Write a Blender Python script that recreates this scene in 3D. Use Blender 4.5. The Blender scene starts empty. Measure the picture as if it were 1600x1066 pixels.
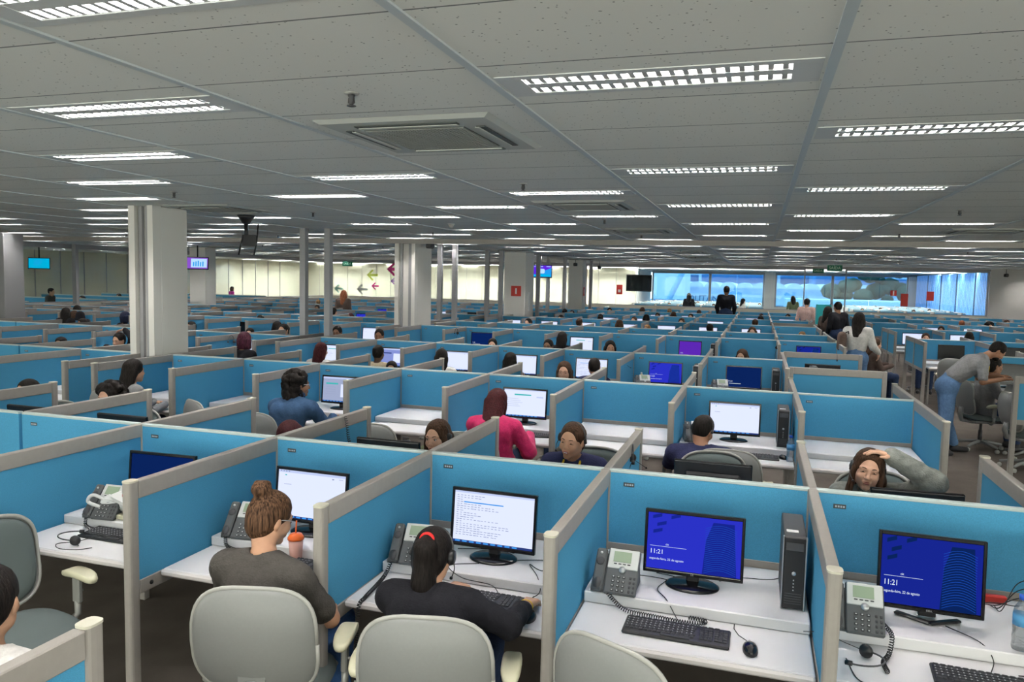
import bpy, math, random
import numpy as np
from mathutils import Vector, Matrix
PI = math.pi
rnd = random.Random(7)
C = bpy.context.scene.collection
S = bpy.context.scene

# ------------------------------------------------------------------ camera, world, exposure
H = 2.196                                     # eye height of the photographer on the raised gallery (m)
yaw, pitch, roll, fpx = -0.3088, -0.0802, 0.0222, 1200.5
fwd = Vector((math.sin(yaw)*math.cos(pitch), math.cos(yaw)*math.cos(pitch), math.sin(pitch)))
rt0 = Vector((math.cos(yaw), -math.sin(yaw), 0)); up0 = rt0.cross(fwd)
rt = math.cos(roll)*rt0 + math.sin(roll)*up0; up = -math.sin(roll)*rt0 + math.cos(roll)*up0
cam = bpy.data.cameras.new('camera'); cam.sensor_width = 36; cam.lens = 36*fpx/1600; cam.clip_start = 0.05; cam.clip_end = 900
camo = bpy.data.objects.new('camera', cam); C.objects.link(camo)
m = Matrix((rt, up, -fwd)).transposed().to_4x4(); m.translation = Vector((0, 0, H)); camo.matrix_world = m
S.camera = camo
def px(p):
    d = Vector(p) - Vector((0, 0, H)); z = d.dot(fwd)
    if z < 0.05: return (-9999, -9999)
    return (800 + fpx*d.dot(rt)/z, 533 - fpx*d.dot(up)/z)
def seen(p, mx=90, my=200):
    a, b = px(p); return -mx < a < 1600+mx and -my < b < 1066+my

S.view_settings.view_transform = 'Standard'; S.view_settings.look = 'None'; S.view_settings.gamma = 1
S.view_settings.use_curve_mapping = False
S.view_settings.exposure = 0.6
w = bpy.data.worlds.new('World'); S.world = w; w.use_nodes = True
bg = w.node_tree.nodes['Background']; bg.inputs[0].default_value = (0.82, 0.93, 1.0, 1); bg.inputs[1].default_value = 4.2
S.cycles.use_denoising = True
S.cycles.max_bounces = 6; S.cycles.diffuse_bounces = 4; S.cycles.glossy_bounces = 3; S.cycles.transmission_bounces = 4; S.cycles.transparent_max_bounces = 12
S.cycles.sample_clamp_indirect = 4; S.cycles.caustics_reflective = False; S.cycles.caustics_refractive = False
TUBE = 185.0                                   # strength of the fluorescent tubes

# ------------------------------------------------------------------ materials
M = {}
def mat(name, col, rough=0.6, metal=0.0, spec=0.4, noise=None, bump=None, emit=None, estr=0, alpha=None, trans=0, coat=0, sheen=0):
    if name in M: return M[name]
    mm = bpy.data.materials.new(name); mm.use_nodes = True; nt = mm.node_tree; b = nt.nodes['Principled BSDF']
    b.inputs['Base Color'].default_value = (*col, 1); b.inputs['Roughness'].default_value = rough
    b.inputs['Metallic'].default_value = metal; b.inputs['Specular IOR Level'].default_value = spec
    if coat: b.inputs['Coat Weight'].default_value = coat
    if sheen: b.inputs['Sheen Weight'].default_value = sheen
    if trans: b.inputs['Transmission Weight'].default_value = trans
    if alpha is not None: b.inputs['Alpha'].default_value = alpha
    if emit: b.inputs['Emission Color'].default_value = (*emit, 1); b.inputs['Emission Strength'].default_value = estr
    tc = None
    def texco():
        nonlocal tc
        if tc is None: tc = nt.nodes.new('ShaderNodeTexCoord')
        return tc.outputs['Object']
    if noise:                                 # (scale, amount): slight tone variation
        n = nt.nodes.new('ShaderNodeTexNoise'); n.inputs['Scale'].default_value = noise[0]; n.inputs['Detail'].default_value = 4
        nt.links.new(texco(), n.inputs['Vector'])
        mp = nt.nodes.new('ShaderNodeMapRange'); mp.inputs[1].default_value = .3; mp.inputs[2].default_value = .7
        mp.inputs[3].default_value = 1-noise[1]; mp.inputs[4].default_value = 1+noise[1]
        nt.links.new(n.outputs['Fac'], mp.inputs[0])
        mx = nt.nodes.new('ShaderNodeMix'); mx.data_type = 'RGBA'; mx.blend_type = 'MULTIPLY'; mx.inputs[0].default_value = 1
        mx.inputs[6].default_value = (*col, 1); nt.links.new(mp.outputs[0], mx.inputs[7]); nt.links.new(mx.outputs[2], b.inputs['Base Color'])
    if bump:                                  # (scale, strength)
        n = nt.nodes.new('ShaderNodeTexNoise'); n.inputs['Scale'].default_value = bump[0]; n.inputs['Detail'].default_value = 2
        nt.links.new(texco(), n.inputs['Vector'])
        bp = nt.nodes.new('ShaderNodeBump'); bp.inputs['Strength'].default_value = bump[1]; bp.inputs['Distance'].default_value = .01
        nt.links.new(n.outputs['Fac'], bp.inputs['Height']); nt.links.new(bp.outputs[0], b.inputs['Normal'])
    M[name] = mm; return mm
def emis(name, col, st):
    if name in M: return M[name]
    mm = bpy.data.materials.new(name); mm.use_nodes = True; nt = mm.node_tree; nt.nodes.remove(nt.nodes['Principled BSDF'])
    e = nt.nodes.new('ShaderNodeEmission'); e.inputs[0].default_value = (*col, 1); e.inputs[1].default_value = st*(.72 if st <= 1.2 else 1)
    nt.links.new(e.outputs[0], nt.nodes['Material Output'].inputs[0])
    mm.cycles.emission_sampling = 'NONE' if st < 3 else 'FRONT_BACK'
    M[name] = mm; return mm

mat('panel_blue', (.085, .37, .62), .85, noise=(260, .10), bump=(900, .25), spec=.25)
mat('panel_edge', (.52, .60, .60), .4)
mat('rail_grey', (.35, .325, .30), .45, noise=(30, .03))
mat('rail_cap', (.62, .60, .50), .5)
mat('desk_white', (.78, .76, .78), .45, noise=(6, .02))
mat('desk_edge', (.66, .62, .62), .5)
mat('dark_gap', (.02, .02, .02), .8)
mat('plate', (.09, .10, .11), .35, metal=.5)
mat('plate_text', (.5, .55, .6), .5)
mat('carpet', (.14, .12, .105), .95, noise=(3, .15), bump=(400, .5), spec=.1)
mat('shell_grey', (.255, .26, .255), .42, noise=(90, .02))
mat('shell_rim', (.43, .425, .40), .4)
mat('seat_fabric', (.15, .18, .18), .95, bump=(700, .3), spec=.15)
mat('arm_cream', (.66, .63, .46), .4)
mat('metal_grey', (.42, .42, .40), .35, metal=.3)
mat('black_plastic', (.018, .018, .02), .38)
mat('black_gloss', (.008, .008, .01), .15)
mat('black_cable', (.012, .012, .014), .5)
mat('dark_grey', (.06, .06, .065), .5)
mat('key_grey', (.035, .035, .04), .5)
mat('key_mark', (.45, .45, .47), .6)
mat('phone_grey', (.10, .105, .11), .5)
mat('phone_silver', (.62, .63, .62), .35)
mat('lcd_green', (.30, .38, .27), .3)
mat('silver', (.55, .56, .58), .3, metal=.6)
mat('wall_white', (.66, .64, .61), .8, noise=(2, .02))
mat('wall_cream', (.62, .60, .48), .8)
mat('column_paint', (.70, .68, .64), .6)
mat('post_grey', (.33, .33, .34), .45)
mat('teal', (.03, .42, .45), .7)
mat('red_sign', (.55, .04, .03), .5)
mat('sign_white', (.8, .8, .8), .6)
mat('green_sign', (.01, .16, .09), .5)
mat('tube_frame', (.66, .68, .68), .4)
mat('louvre_metal', (.55, .56, .57), .5); mat('reflector', (.80, .80, .80), .18, metal=.75)
mat('ac_grille', (.26, .27, .25), .6); mat('ac_white', (.50, .52, .49), .5)
mat('ac_dark', (.06, .07, .065), .6)
mat('clear_plastic', (.85, .92, .95), .08, trans=.9, alpha=.45)
mat('blinds_blue', (.10, .28, .62), .6, emit=(.15, .38, .9), estr=.35)  # emission put into the blinds, glowing as if daylight came through

# ------------------------------------------------------------------ mesh builder
class MB:
    def __init__(s): s.v = []; s.f = []; s.m = []; s.sm = []
    def add(s, vs, fs, mi=0, smooth=False, T=None):
        o = len(s.v)
        if T is not None: vs = [tuple(T @ Vector(q)) for q in vs]
        s.v += [tuple(q) for q in vs]; s.f += [tuple(i+o for i in f) for f in fs]; s.m += [mi]*len(fs); s.sm += [smooth]*len(fs)
        return s
    def box(s, c, d, mi=0, ch=0.0, T=None):   # chamfered box, centre c, size d
        cx, cy, cz = c; hx, hy, hz = d[0]/2, d[1]/2, d[2]/2
        if ch <= 0:
            vs = [(cx+x*hx, cy+y*hy, cz+z*hz) for x in (-1, 1) for y in (-1, 1) for z in (-1, 1)]
            fs = [(0,1,3,2), (4,6,7,5), (0,4,5,1), (2,3,7,6), (0,2,6,4), (1,5,7,3)]
            return s.add(vs, fs, mi, False, T)
        ch = min(ch, hx*.9, hy*.9, hz*.9); vs = []; idx = {}
        for x in (-1, 1):
            for y in (-1, 1):
                for z in (-1, 1):
                    for a in range(3):
                        q = [x*hx, y*hy, z*hz]; k = [x, y, z]
                        for b in range(3):
                            if b != a: q[b] -= k[b]*ch
                        idx[(x, y, z, a)] = len(vs); vs.append((cx+q[0], cy+q[1], cz+q[2]))
        fs = []
        for a in range(3):
            b, c2 = (a+1) % 3, (a+2) % 3
            for sgn in (-1, 1):
                quad = []
                for u, v in ((-1, -1), (1, -1), (1, 1), (-1, 1)):
                    k = [0, 0, 0]; k[a] = sgn; k[b] = u; k[c2] = v; quad.append(idx[(*k, a)])
                fs.append(tuple(quad if sgn > 0 else quad[::-1]))
        for a in range(3):                     # edges along axis a
            b, c2 = (a+1) % 3, (a+2) % 3
            for u in (-1, 1):
                for v in (-1, 1):
                    k1 = [0, 0, 0]; k1[b] = u; k1[c2] = v; k2 = list(k1); k1[a] = -1; k2[a] = 1
                    q = (idx[(*k1, b)], idx[(*k2, b)], idx[(*k2, c2)], idx[(*k1, c2)])
                    fs.append(q if u*v > 0 else q[::-1])
        for x in (-1, 1):
            for y in (-1, 1):
                for z in (-1, 1):
                    t = (idx[(x, y, z, 0)], idx[(x, y, z, 1)], idx[(x, y, z, 2)]); fs.append(t if x*y*z > 0 else t[::-1])
        return s.add(vs, fs, mi, False, T)
    def lathe(s, prof, n=20, mi=0, T=None, smooth=True, sx=1, sy=1):   # prof: (r, z) bottom to top
        vs = []; fs = []
        for r, z in prof:
            for i in range(n): a = 2*PI*i/n; vs.append((r*math.cos(a)*sx, r*math.sin(a)*sy, z))
        for j in range(len(prof)-1):
            for i in range(n): k = (i+1) % n; fs.append((j*n+i, j*n+k, (j+1)*n+k, (j+1)*n+i))
        if prof[0][0] > 1e-6: fs.append(tuple(range(n))[::-1])
        if prof[-1][0] > 1e-6: fs.append(tuple(range((len(prof)-1)*n, len(prof)*n)))
        return s.add(vs, fs, mi, smooth, T)
    def tube(s, pts, r, n=8, mi=0, T=None, closed=False):
        P = [Vector(p) for p in pts]; R = r if hasattr(r, '__len__') else [r]*len(P); vs = []; fs = []
        up_ = None
        for i, p in enumerate(P):
            d = (P[min(i+1, len(P)-1)] - P[max(i-1, 0)]).normalized()
            if up_ is None: up_ = d.orthogonal().normalized()
            up_ = (up_ - d*up_.dot(d)); up_ = up_.normalized() if up_.length > 1e-6 else d.orthogonal().normalized()
            b = d.cross(up_)
            for k in range(n): a = 2*PI*k/n; vs.append(tuple(p + (up_*math.cos(a)+b*math.sin(a))*R[i]))
        for j in range(len(P)-1):
            for i in range(n): k = (i+1) % n; fs.append((j*n+i, j*n+k, (j+1)*n+k, (j+1)*n+i))
        fs.append(tuple(range(n))[::-1]); fs.append(tuple(range((len(P)-1)*n, len(P)*n)))
        return s.add(vs, fs, mi, True, T)
    def prism(s, poly, z0, z1, mi=0, T=None, smooth=False):            # extrude an xy polygon (ccw)
        n = len(poly); vs = [(x, y, z0) for x, y in poly] + [(x, y, z1) for x, y in poly]
        fs = [tuple(range(n))[::-1], tuple(range(n, 2*n))] + [(i, (i+1) % n, n+(i+1) % n, n+i) for i in range(n)]
        return s.add(vs, fs, mi, smooth, T)
    def pad(s, w, h, t0, t1, e=4, n=32, curve=None, mi=0, mi2=None, rings=(.0, .35, .6, .8, .92, .98, 1.0), p=5, T=None, taper=0):
        # cushion: super-ellipse outline in xz, thickness front t1 (towards +y) and back t0, bent by curve(x, z) -> y
        def out(a, r):
            c, q = math.cos(a), math.sin(a)
            x = w/2*r*math.copysign(abs(c)**(2/e), c); z = h/2*r*math.copysign(abs(q)**(2/e), q)
            return x*(1+taper*z/h), z
        vs = []; fs = []; R = [r for r in rings if r > 0]
        for sgn, t in ((1, t1), (-1, t0)):
            base = len(vs); y0 = (curve(0, 0) if curve else 0); vs.append((0, y0+sgn*t, 0))
            for r in R:
                for i in range(n):
                    x, z = out(2*PI*i/n, r); vs.append((x, (curve(x, z) if curve else 0)+sgn*t*(1-r**p)**.5 if r < 1 else (curve(x, z) if curve else 0), z))
            for i in range(n):
                k = (i+1) % n; f = (base, base+1+k, base+1+i); fs.append(f if sgn > 0 else f[::-1])
            for j in range(len(R)-1):
                for i in range(n):
                    k = (i+1) % n; a = base+1+j*n; b = a+n; f = (a+i, a+k, b+k, b+i); fs.append(f if sgn > 0 else f[::-1])
        nf = len(fs)//2
        o = len(s.v); s.add(vs, fs, mi, True, T)
        if mi2 is not None:
            for q in range(len(s.m)-nf, len(s.m)): s.m[q] = mi2
        return s
    def mesh(s, name, mats):
        me = bpy.data.meshes.new(name); me.from_pydata(s.v, [], s.f); me.update()
        for q in mats: me.materials.append(M[q] if isinstance(q, str) else q)
        me.polygons.foreach_set('material_index', s.m); me.polygons.foreach_set('use_smooth', s.sm)
        return me
    def build(s, name, mats, parent=None):
        if isinstance(mats, str): mats = [mats]
        o = bpy.data.objects.new(name, s.mesh(name, mats)); C.objects.link(o)
        if parent is not None: o.parent = parent
        return o
def tag(o, label=None, cat=None, group=None, kind=None):
    if label: o['label'] = label
    if cat: o['category'] = cat
    if group: o['group'] = group
    if kind: o['kind'] = kind
    return o
def empty(name, loc=(0, 0, 0), rz=0, label=None, cat=None, group=None):
    o = bpy.data.objects.new(name, None); C.objects.link(o); o.location = loc; o.rotation_euler = (0, 0, rz); o.empty_display_size = .1
    return tag(o, label, cat, group)
def kids(o): return [c for c in ALLK.get(o.name, ())]
def clone(root, loc, rz=0, label=None, group=None, sc=None, drop=()):
    def cp(o, par):
        c = o.copy(); C.objects.link(c)
        if par is not None: c.parent = par
        for ch in list(o.children):
            if ch.name.split('.')[0] not in drop: cp(ch, c)
        return c
    r = cp(root, None); r.location = loc; r.rotation_euler = (0, 0, rz)
    if sc: r.scale = sc
    if label: r['label'] = label
    if group: r['group'] = group
    return r
PROTO = []
def proto(fn):                                # a prototype is deleted at the end of the script, only its copies stay
    r = fn(); PROTO.append(r); return r
def struct(name, mb, mats, parent=None):
    o = mb.build(name, mats, parent)
    if parent is None: o['kind'] = 'structure'
    return o
_U = ['first', 'second', 'third', 'fourth', 'fifth', 'sixth', 'seventh', 'eighth', 'ninth']
ORD = ['zeroth'] + _U + ['tenth', 'eleventh', 'twelfth', 'thirteenth', 'fourteenth', 'fifteenth', 'sixteenth', 'seventeenth', 'eighteenth', 'nineteenth']
for t_, t2 in (('twentieth', 'twenty-'), ('thirtieth', 'thirty-'), ('fortieth', 'forty-'), ('fiftieth', 'fifty-')): ORD += [t_] + [t2 + q for q in _U]

# ------------------------------------------------------------------ layout of the desk field
SP = [4.03, 7.62, 10.93, 14.85, 16.80, 20.05, 23.30, 26.40, 29.60]     # spines of the partition rows (y)
X0 = [.30] + [.37]*8; WN = [1.035] + [1.02]*8
PH = 1.196                                                             # height of the partitions
def node(blk, r, k):
    if blk == 'M': return X0[r] - WN[r]*(k-1)                          # k = 0 is the aisle end
    if blk == 'L': return -7.18 - 1.02*k
    return 3.06 + 1.02*k
RB = [13.3, 17.0, 20.9, 24.2, 27.5, 30.8]                              # spines of the bay beyond the aisle
def spine_y(blk, r): return RB[r] if blk == 'R' else SP[r]
BAY = {'M': 'middle block', 'L': 'block behind columns', 'R': 'block across aisle'}
NUM = ['one', 'two', 'three', 'four', 'five', 'six', 'seven', 'eight', 'nine', 'ten', 'eleven', 'twelve', 'thirteen', 'fourteen', 'fifteen']
def place_words(blk, r, k): return f'row {NUM[r]}, {ORD[k+1]} from the aisle, {BAY[blk]}'


# ------------------------------------------------------------------ the room
YB = 33.5; XL = -20.3; XR = 13.6; YF = -3.0; YW = 50.0; CZ = 2.976; XL2 = -28.5
fl = MB().box(((XL2+XR)/2, (YF+YW)/2, -.05), (XR-XL2, YW-YF, .1)); struct('floor', fl, 'carpet')
# ceiling: quads with openings where the light fittings sit
TX, TX0, TY, TY0 = 1.26, .21, .62, 2.73
def ceiling_material():
    mm = bpy.data.materials.new('mineral_tile'); mm.use_nodes = True; nt = mm.node_tree; L = nt.links.new; b = nt.nodes['Principled BSDF']
    b.inputs['Roughness'].default_value = .85; b.inputs['Specular IOR Level'].default_value = .2
    tc = nt.nodes.new('ShaderNodeTexCoord'); sx = nt.nodes.new('ShaderNodeSeparateXYZ'); L(tc.outputs['Object'], sx.inputs[0])
    def mth(op, a, b2=None):
        n = nt.nodes.new('ShaderNodeMath'); n.operation = op
        for i, q in enumerate((a, b2)):
            if q is None: continue
            if hasattr(q, 'links'): L(q, n.inputs[i])
            else: n.inputs[i].default_value = q
        return n.outputs[0]
    # cross joints every TY
    y = mth('SUBTRACT', sx.outputs[1], TY0); fr = mth('PINGPONG', y, TY/2); joint = mth('LESS_THAN', fr, .0045)
    tile = mth('FLOOR', mth('DIVIDE', y, TY)); tx = mth('FLOOR', mth('DIVIDE', mth('SUBTRACT', sx.outputs[0], TX0), TX))
    cmb = nt.nodes.new('ShaderNodeCombineXYZ'); L(tile, cmb.inputs[0]); L(tx, cmb.inputs[1])
    wn = nt.nodes.new('ShaderNodeTexWhiteNoise'); L(cmb.outputs[0], wn.inputs[0])
    # pin holes
    vo = nt.nodes.new('ShaderNodeTexVoronoi'); vo.inputs['Scale'].default_value = 38; L(tc.outputs['Object'], vo.inputs['Vector'])
    ns = nt.nodes.new('ShaderNodeTexNoise'); ns.inputs['Scale'].default_value = 30; L(tc.outputs['Object'], ns.inputs['Vector'])
    hole = mth('MULTIPLY', mth('LESS_THAN', vo.outputs['Distance'], .14), mth('GREATER_THAN', ns.outputs['Fac'], .47))
    mx = nt.nodes.new('ShaderNodeMix'); mx.data_type = 'RGBA'; mx.inputs[6].default_value = (.84, .85, .81, 1); mx.inputs[7].default_value = (.80, .81, .78, 1); L(wn.outputs['Value'], mx.inputs[0])
    m2 = nt.nodes.new('ShaderNodeMix'); m2.data_type = 'RGBA'; L(mx.outputs[2], m2.inputs[6]); m2.inputs[7].default_value = (.30, .31, .30, 1); L(hole, m2.inputs[0])
    m3 = nt.nodes.new('ShaderNodeMix'); m3.data_type = 'RGBA'; L(m2.outputs[2], m3.inputs[6]); m3.inputs[7].default_value = (.20, .22, .22, 1); L(joint, m3.inputs[0])
    L(m3.outputs[2], b.inputs['Base Color']); return mm
M['mineral_tile'] = ceiling_material()
AC = [(x, y) for x in (2.80, -1.72, -6.24, -10.76, -15.28) for y in (3.93, 7.85, 11.7, 19.4, 23.4, 27.3)]
FIX = []                                      # (x0, y centre, m, j) of the light openings
ce = MB()
m0, m1 = math.floor((XL2-TX0)/TX), math.ceil((XR-TX0)/TX); j0, j1 = math.floor((YF-TY0)/TY), math.ceil((YW-TY0)/TY)
def quad(mb, x0, x1, y0, y1, z): mb.add([(x0, y0, z), (x0, y1, z), (x1, y1, z), (x1, y0, z)], [(0, 1, 2, 3)])
COLS = [(-7.28, -6.62, 7.55, 8.35), (-7.30, -6.70, 14.7, 15.5), (-7.10, -6.35, 21.3, 22.1), (-6.75, -6.15, 27.6, 28.4)]
for mi_ in range(m0, m1):
    xa, xb = TX0+TX*mi_, TX0+TX*(mi_+1); yrun = YF
    for j in range(j0, j1):
        yc = TY0+TY*(j+.5)
        if j % 4 == (0 if mi_ % 2 else 2) and YF+.4 < yc < YW-5:
            if any(abs((xa+xb)/2-ax) < 1.15 and abs(yc-ay) < .72 for ax, ay in AC): continue
            if any(xb > c[0] and xa < c[1] and yc+.2 > c[2] and yc-.2 < c[3] for c in COLS): continue
            if xa < XL2+.05 or xb > XR-.05 or abs(yc-14.7) < .3 or abs(yc-YB) < .4 or (xa < XL+.1 and xb > XL-.1): continue
            p = px(((xa+xb)/2, yc, CZ))
            if yc > 1.5 and not (-60 < p[0] < 1660) and not (xa < XL and 13 < yc < 33): continue
            if yc < 1.5 and not (-4 < xa < 2.8): continue
            if yc < -1.5: continue
            quad(ce, xa, xb, yrun, yc-.155, CZ); yrun = yc+.155
            quad(ce, xa, xa+.03, yc-.155, yc+.155, CZ); quad(ce, xb-.03, xb, yc-.155, yc+.155, CZ)
            FIX.append((xa+.03, yc, mi_, j))
    quad(ce, xa, xb, yrun, YW, CZ)
struct('ceiling', ce, 'mineral_tile')
top = MB().box(((XL2+XR)/2, (YF+YW)/2, CZ+.248), (XR-XL2+1, YW-YF+1, .1)); struct('roof_slab', top, 'wall_white')
tg = MB()
for mi_ in range(m0+1, m1):
    x = TX0+TX*mi_; tg.box((x, (YF+YW)/2, CZ-.003), (.036, YW-YF-.02, .01))
mat('tee_metal', (.62, .67, .68), .35, metal=.15)
struct('trim_1', tg, 'tee_metal')
bm = MB().box(((XL+XR)/2, 14.62, CZ-.045), (XR-XL, .16, .09)); struct('trim_2', bm, 'rail_grey')
bm = MB().box(((XL+XR)/2, YB, CZ-.05), (XR-XL-.1, .14, .10)); struct('trim_3', bm, 'post_grey')
# walls
def wallbox(name, x0, x1, y0, y1, z0, z1, mt='wall_white'): return struct(name, MB().box(((x0+x1)/2, (y0+y1)/2, (z0+z1)/2), (x1-x0, y1-y0, z1-z0)), mt)
wallbox('wall_front', XL2, XR, YF-.1, YF, 0, .9); wallbox('wall_front_head', XL2, XR, YF-.1, YF, 2.8, CZ+.2)
wallbox('wall_right', XR, XR+.1, YF, YW, 0, .9); wallbox('wall_right_head', XR, XR+.1, YF, YW, 2.8, CZ+.2); wallbox('wall_right_end', XR, XR+.1, 19, YW, .9, 2.8)
wallbox('wall_left', XL2-.1, XL2, YF, YW, 0, CZ+.2, 'wall_cream')
wallbox('wall_back_right', 8.35, XR, YB-.08, YB+.08, 0, CZ)
wallbox('wall_back_sill', -20.2, 1.75, YB-.07, YB+.07, 0, 1.09)
wallbox('wall_back_sill_right', 3.3, 8.35, YB-.07, YB+.07, 0, 1.09)
wallbox('wall_left_sill', XL-.07, XL+.07, 8.0, YB+.07, 0, 1.09)
wallbox('trim_4', -20.2, 1.75, YB-.09, YB+.09, 1.09, 1.17, 'rail_cap'); wallbox('trim_5', 3.3, 8.35, YB-.09, YB+.09, 1.09, 1.17, 'rail_cap')
wallbox('trim_6', XL-.09, XL+.09, 8.0, YB+.09, 1.09, 1.17, 'rail_cap')
wallbox('trim_7', XL-.04, XL+.04, 8.0, YB, CZ-.1, CZ, 'post_grey')
wallbox('wall_far', XL2, XR, YW, YW+.12, 0, .85)
wallbox('wall_far_left', XL2, -6.7, 43.9, 44.1, 0, CZ, 'wall_cream')
wallbox('wall_far_side', -6.8, -6.65, 44.1, YW, 0, CZ, 'wall_white')
wallbox('wall_hall_right', 8.75, 8.9, YB+.08, YW, 0, .8)
# glass
g = bpy.data.materials.new('glass_clear'); g.use_nodes = True; nt = g.node_tree; nt.nodes.remove(nt.nodes['Principled BSDF'])
tr = nt.nodes.new('ShaderNodeBsdfTransparent'); tr.inputs[0].default_value = (.90, .955, .95, 1); gl = nt.nodes.new('ShaderNodeBsdfGlossy'); gl.inputs['Roughness'].default_value = .02
ms = nt.nodes.new('ShaderNodeMixShader'); fn = nt.nodes.new('ShaderNodeFresnel'); fn.inputs[0].default_value = 1.35
ge = nt.nodes.new('ShaderNodeNewGeometry'); m1_ = nt.nodes.new('ShaderNodeMath'); m1_.operation = 'SUBTRACT'; m1_.inputs[0].default_value = 1; nt.links.new(ge.outputs['Backfacing'], m1_.inputs[1]); m2_ = nt.nodes.new('ShaderNodeMath'); m2_.operation = 'MULTIPLY'; nt.links.new(fn.outputs[0], m2_.inputs[0]); nt.links.new(m1_.outputs[0], m2_.inputs[1]); nt.links.new(m2_.outputs[0], ms.inputs[0]); nt.links.new(tr.outputs[0], ms.inputs[1]); nt.links.new(gl.outputs[0], ms.inputs[2]); nt.links.new(ms.outputs[0], nt.nodes['Material Output'].inputs[0])
M['glass_clear'] = g
wn_ = [0]
def window(x0, y0, x1, y1, z0, z1, n, frame='post_grey', fw=.05, glass='glass_clear', thick=.012):
    wn_[0] += 1; o = empty(f'window_{wn_[0]}', ((x0+x1)/2, (y0+y1)/2, z0)); o['kind'] = 'structure'
    dx, dy = x1-x0, y1-y0; Ln = math.hypot(dx, dy); o.rotation_euler[2] = math.atan2(dy, dx)
    f = MB()
    for i in range(n+1):
        if i in (0, n): f.box((-Ln/2+Ln*i/n, 0, (z1-z0)/2), (fw, fw*1.2, z1-z0))
    f.box((0, 0, z1-z0-.02), (Ln, fw*1.2, .04)); f.box((0, 0, .02), (Ln, fw*1.2, .04)); f.build('window_frame', frame, o)
    for i in range(n):
        MB().box((-Ln/2+Ln*(i+.5)/n, 0, (z1-z0)/2), (Ln/n-.012, thick, z1-z0-.08)).build('window_pane', glass, o)
    return o
window(-20.2, YB, -7.3, YB, 1.17, CZ-.1, 11)
window(-7.1, YB, 1.75, YB, 1.17, CZ-.1, 7)
window(3.3, YB, 8.3, YB, 1.17, CZ-.1, 4)
window(XL, 8.3, XL, 20.9, 1.17, CZ-.1, 9); window(XL, 21.3, XL, 33.3, 1.17, CZ-.1, 9)
g3 = g.copy(); g3.name = 'glass_warm_fill'; [n for n in g3.node_tree.nodes if n.type == 'BSDF_TRANSPARENT'][0].inputs[0].default_value = (1, .95, .86, 1); M['glass_warm_fill'] = g3  # tint chosen to warm the daylight let in by the added windows
window(XL2+.2, YF-.05, XR-.2, YF-.05, .9, 2.8, 14, 'post_grey', .08, 'glass_warm_fill'); window(XR+.05, YF+.1, XR+.05, 19, .9, 2.8, 10, 'post_grey', .08, 'glass_warm_fill')  # unseen window bands, added to let sky light brighten the ceiling
# glass doors in the gap by the aisle
for i, (a, b_) in enumerate(((1.78, 2.52), (2.54, 3.28))):
    d = empty(f'door_{i+1}', ((a+b_)/2, YB, 0)); d['kind'] = 'structure'
    MB().box((0, 0, 1.42), (b_-a, .014, 2.80)).build('door_pane', 'glass_clear', d)
    hs = 1 if i == 0 else -1
    MB().tube([(hs*.28, -.05, .8), (hs*.28, -.05, 1.4)], .014, 8).build('door_handle', 'silver', d)
    MB().box((0, 0, .03), (b_-a, .04, .05)).build('door_rail', 'silver', d)
# far window wall with columns
g2 = g.copy(); g2.name = 'glass_window'; [n for n in g2.node_tree.nodes if n.type == 'BSDF_TRANSPARENT'][0].inputs[0].default_value = (.36, .52, .64, 1); M['glass_window'] = g2
for a, b_, n in ((-6.55, -2.95, 1), (-2.95, .30, 2), (.95, 4.2, 1), (4.2, 8.3, 2)): window(a+.03, YW+.06, b_-.03, YW+.06, .85, 2.84, n, 'post_grey', .09, 'glass_window')
wallbox('wall_far_column', .32, .93, YW-.3, YW+.1, 0, CZ, 'column_paint'); wallbox('trim_8', -6.65, 8.8, YW, YW+.12, 2.84, CZ, 'post_grey')
wallbox('wall_far_pier', 8.3, 8.8, YW-.2, YW+.12, .85, 2.84, 'column_paint'); wallbox('wall_far_closed', 8.8, XR, YW, YW+.12, .85, CZ, 'wall_white')
# side windows of the hall with blue blinds drawn
for i in range(5):
    ya = YB+.25+3.2*i; window(8.8, ya, 8.8, ya+3.1, .8, CZ-.05, 1, 'post_grey', .12, 'glass_window')
    b = MB()
    for k in range(26): b.box((8.66+.02*(k % 2), ya+.1+.115*k, 1.87), (.012, .112, 2.05), ch=.003)
    tag(b.build('window_blind', 'blinds_blue'), f'blue vertical blind in the hall beyond the glass, {ORD[i+1]} along its side wall', 'blind', 'blue vertical blinds')
# partly glazed cream wall panels: vertical joints
vj = MB()
for i in range(20): vj.box((-27.2+1.02*i, 43.88, CZ/2), (.02, .02, CZ))
struct('trim_9', vj, 'rail_grey')
vj = MB()
for i in range(30): vj.box((XL2+.02, 6+1.22*i, CZ/2), (.03, .03, CZ))
struct('trim_10', vj, 'post_grey')
# columns and posts along x = -7
def column(x0, x1, y0, y1, label, extra=True):
    o = empty('column', ((x0+x1)/2, (y0+y1)/2, 0), 0, label, 'column', 'white columns'); cx, cy = (x0+x1)/2, (y0+y1)/2; w_, d_ = x1-x0, y1-y0
    MB().box((0, 0, CZ/2), (w_, d_, CZ-.002), ch=.012).build('shaft', 'column_paint', o)
    if extra:
        MB().box((-w_/2+.05, -d_/2-.05, CZ/2), (.09, .1, CZ-.002)).build('casing', 'column_paint', o)
        MB().box((-w_/2+.13, -d_/2-.02, CZ/2), (.05, .05, CZ-.002)).build('casing', 'post_grey', o)
        MB().box((w_/2-.14, -d_/2-.02, CZ/2), (.08, .06, CZ-.002)).build('casing', 'post_grey', o)
        MB().box((w_/2-.04, -d_/2-.06, CZ/2), (.08, .13, CZ-.002)).build('casing', 'column_paint', o)
    return o
column(-7.26, -6.87, 7.56, 8.02, 'white boxed column nearest the camera with grey casing strips')
column(-7.28, -6.80, 14.72, 15.45, 'white boxed column standing behind the thin grey post pair')
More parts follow.
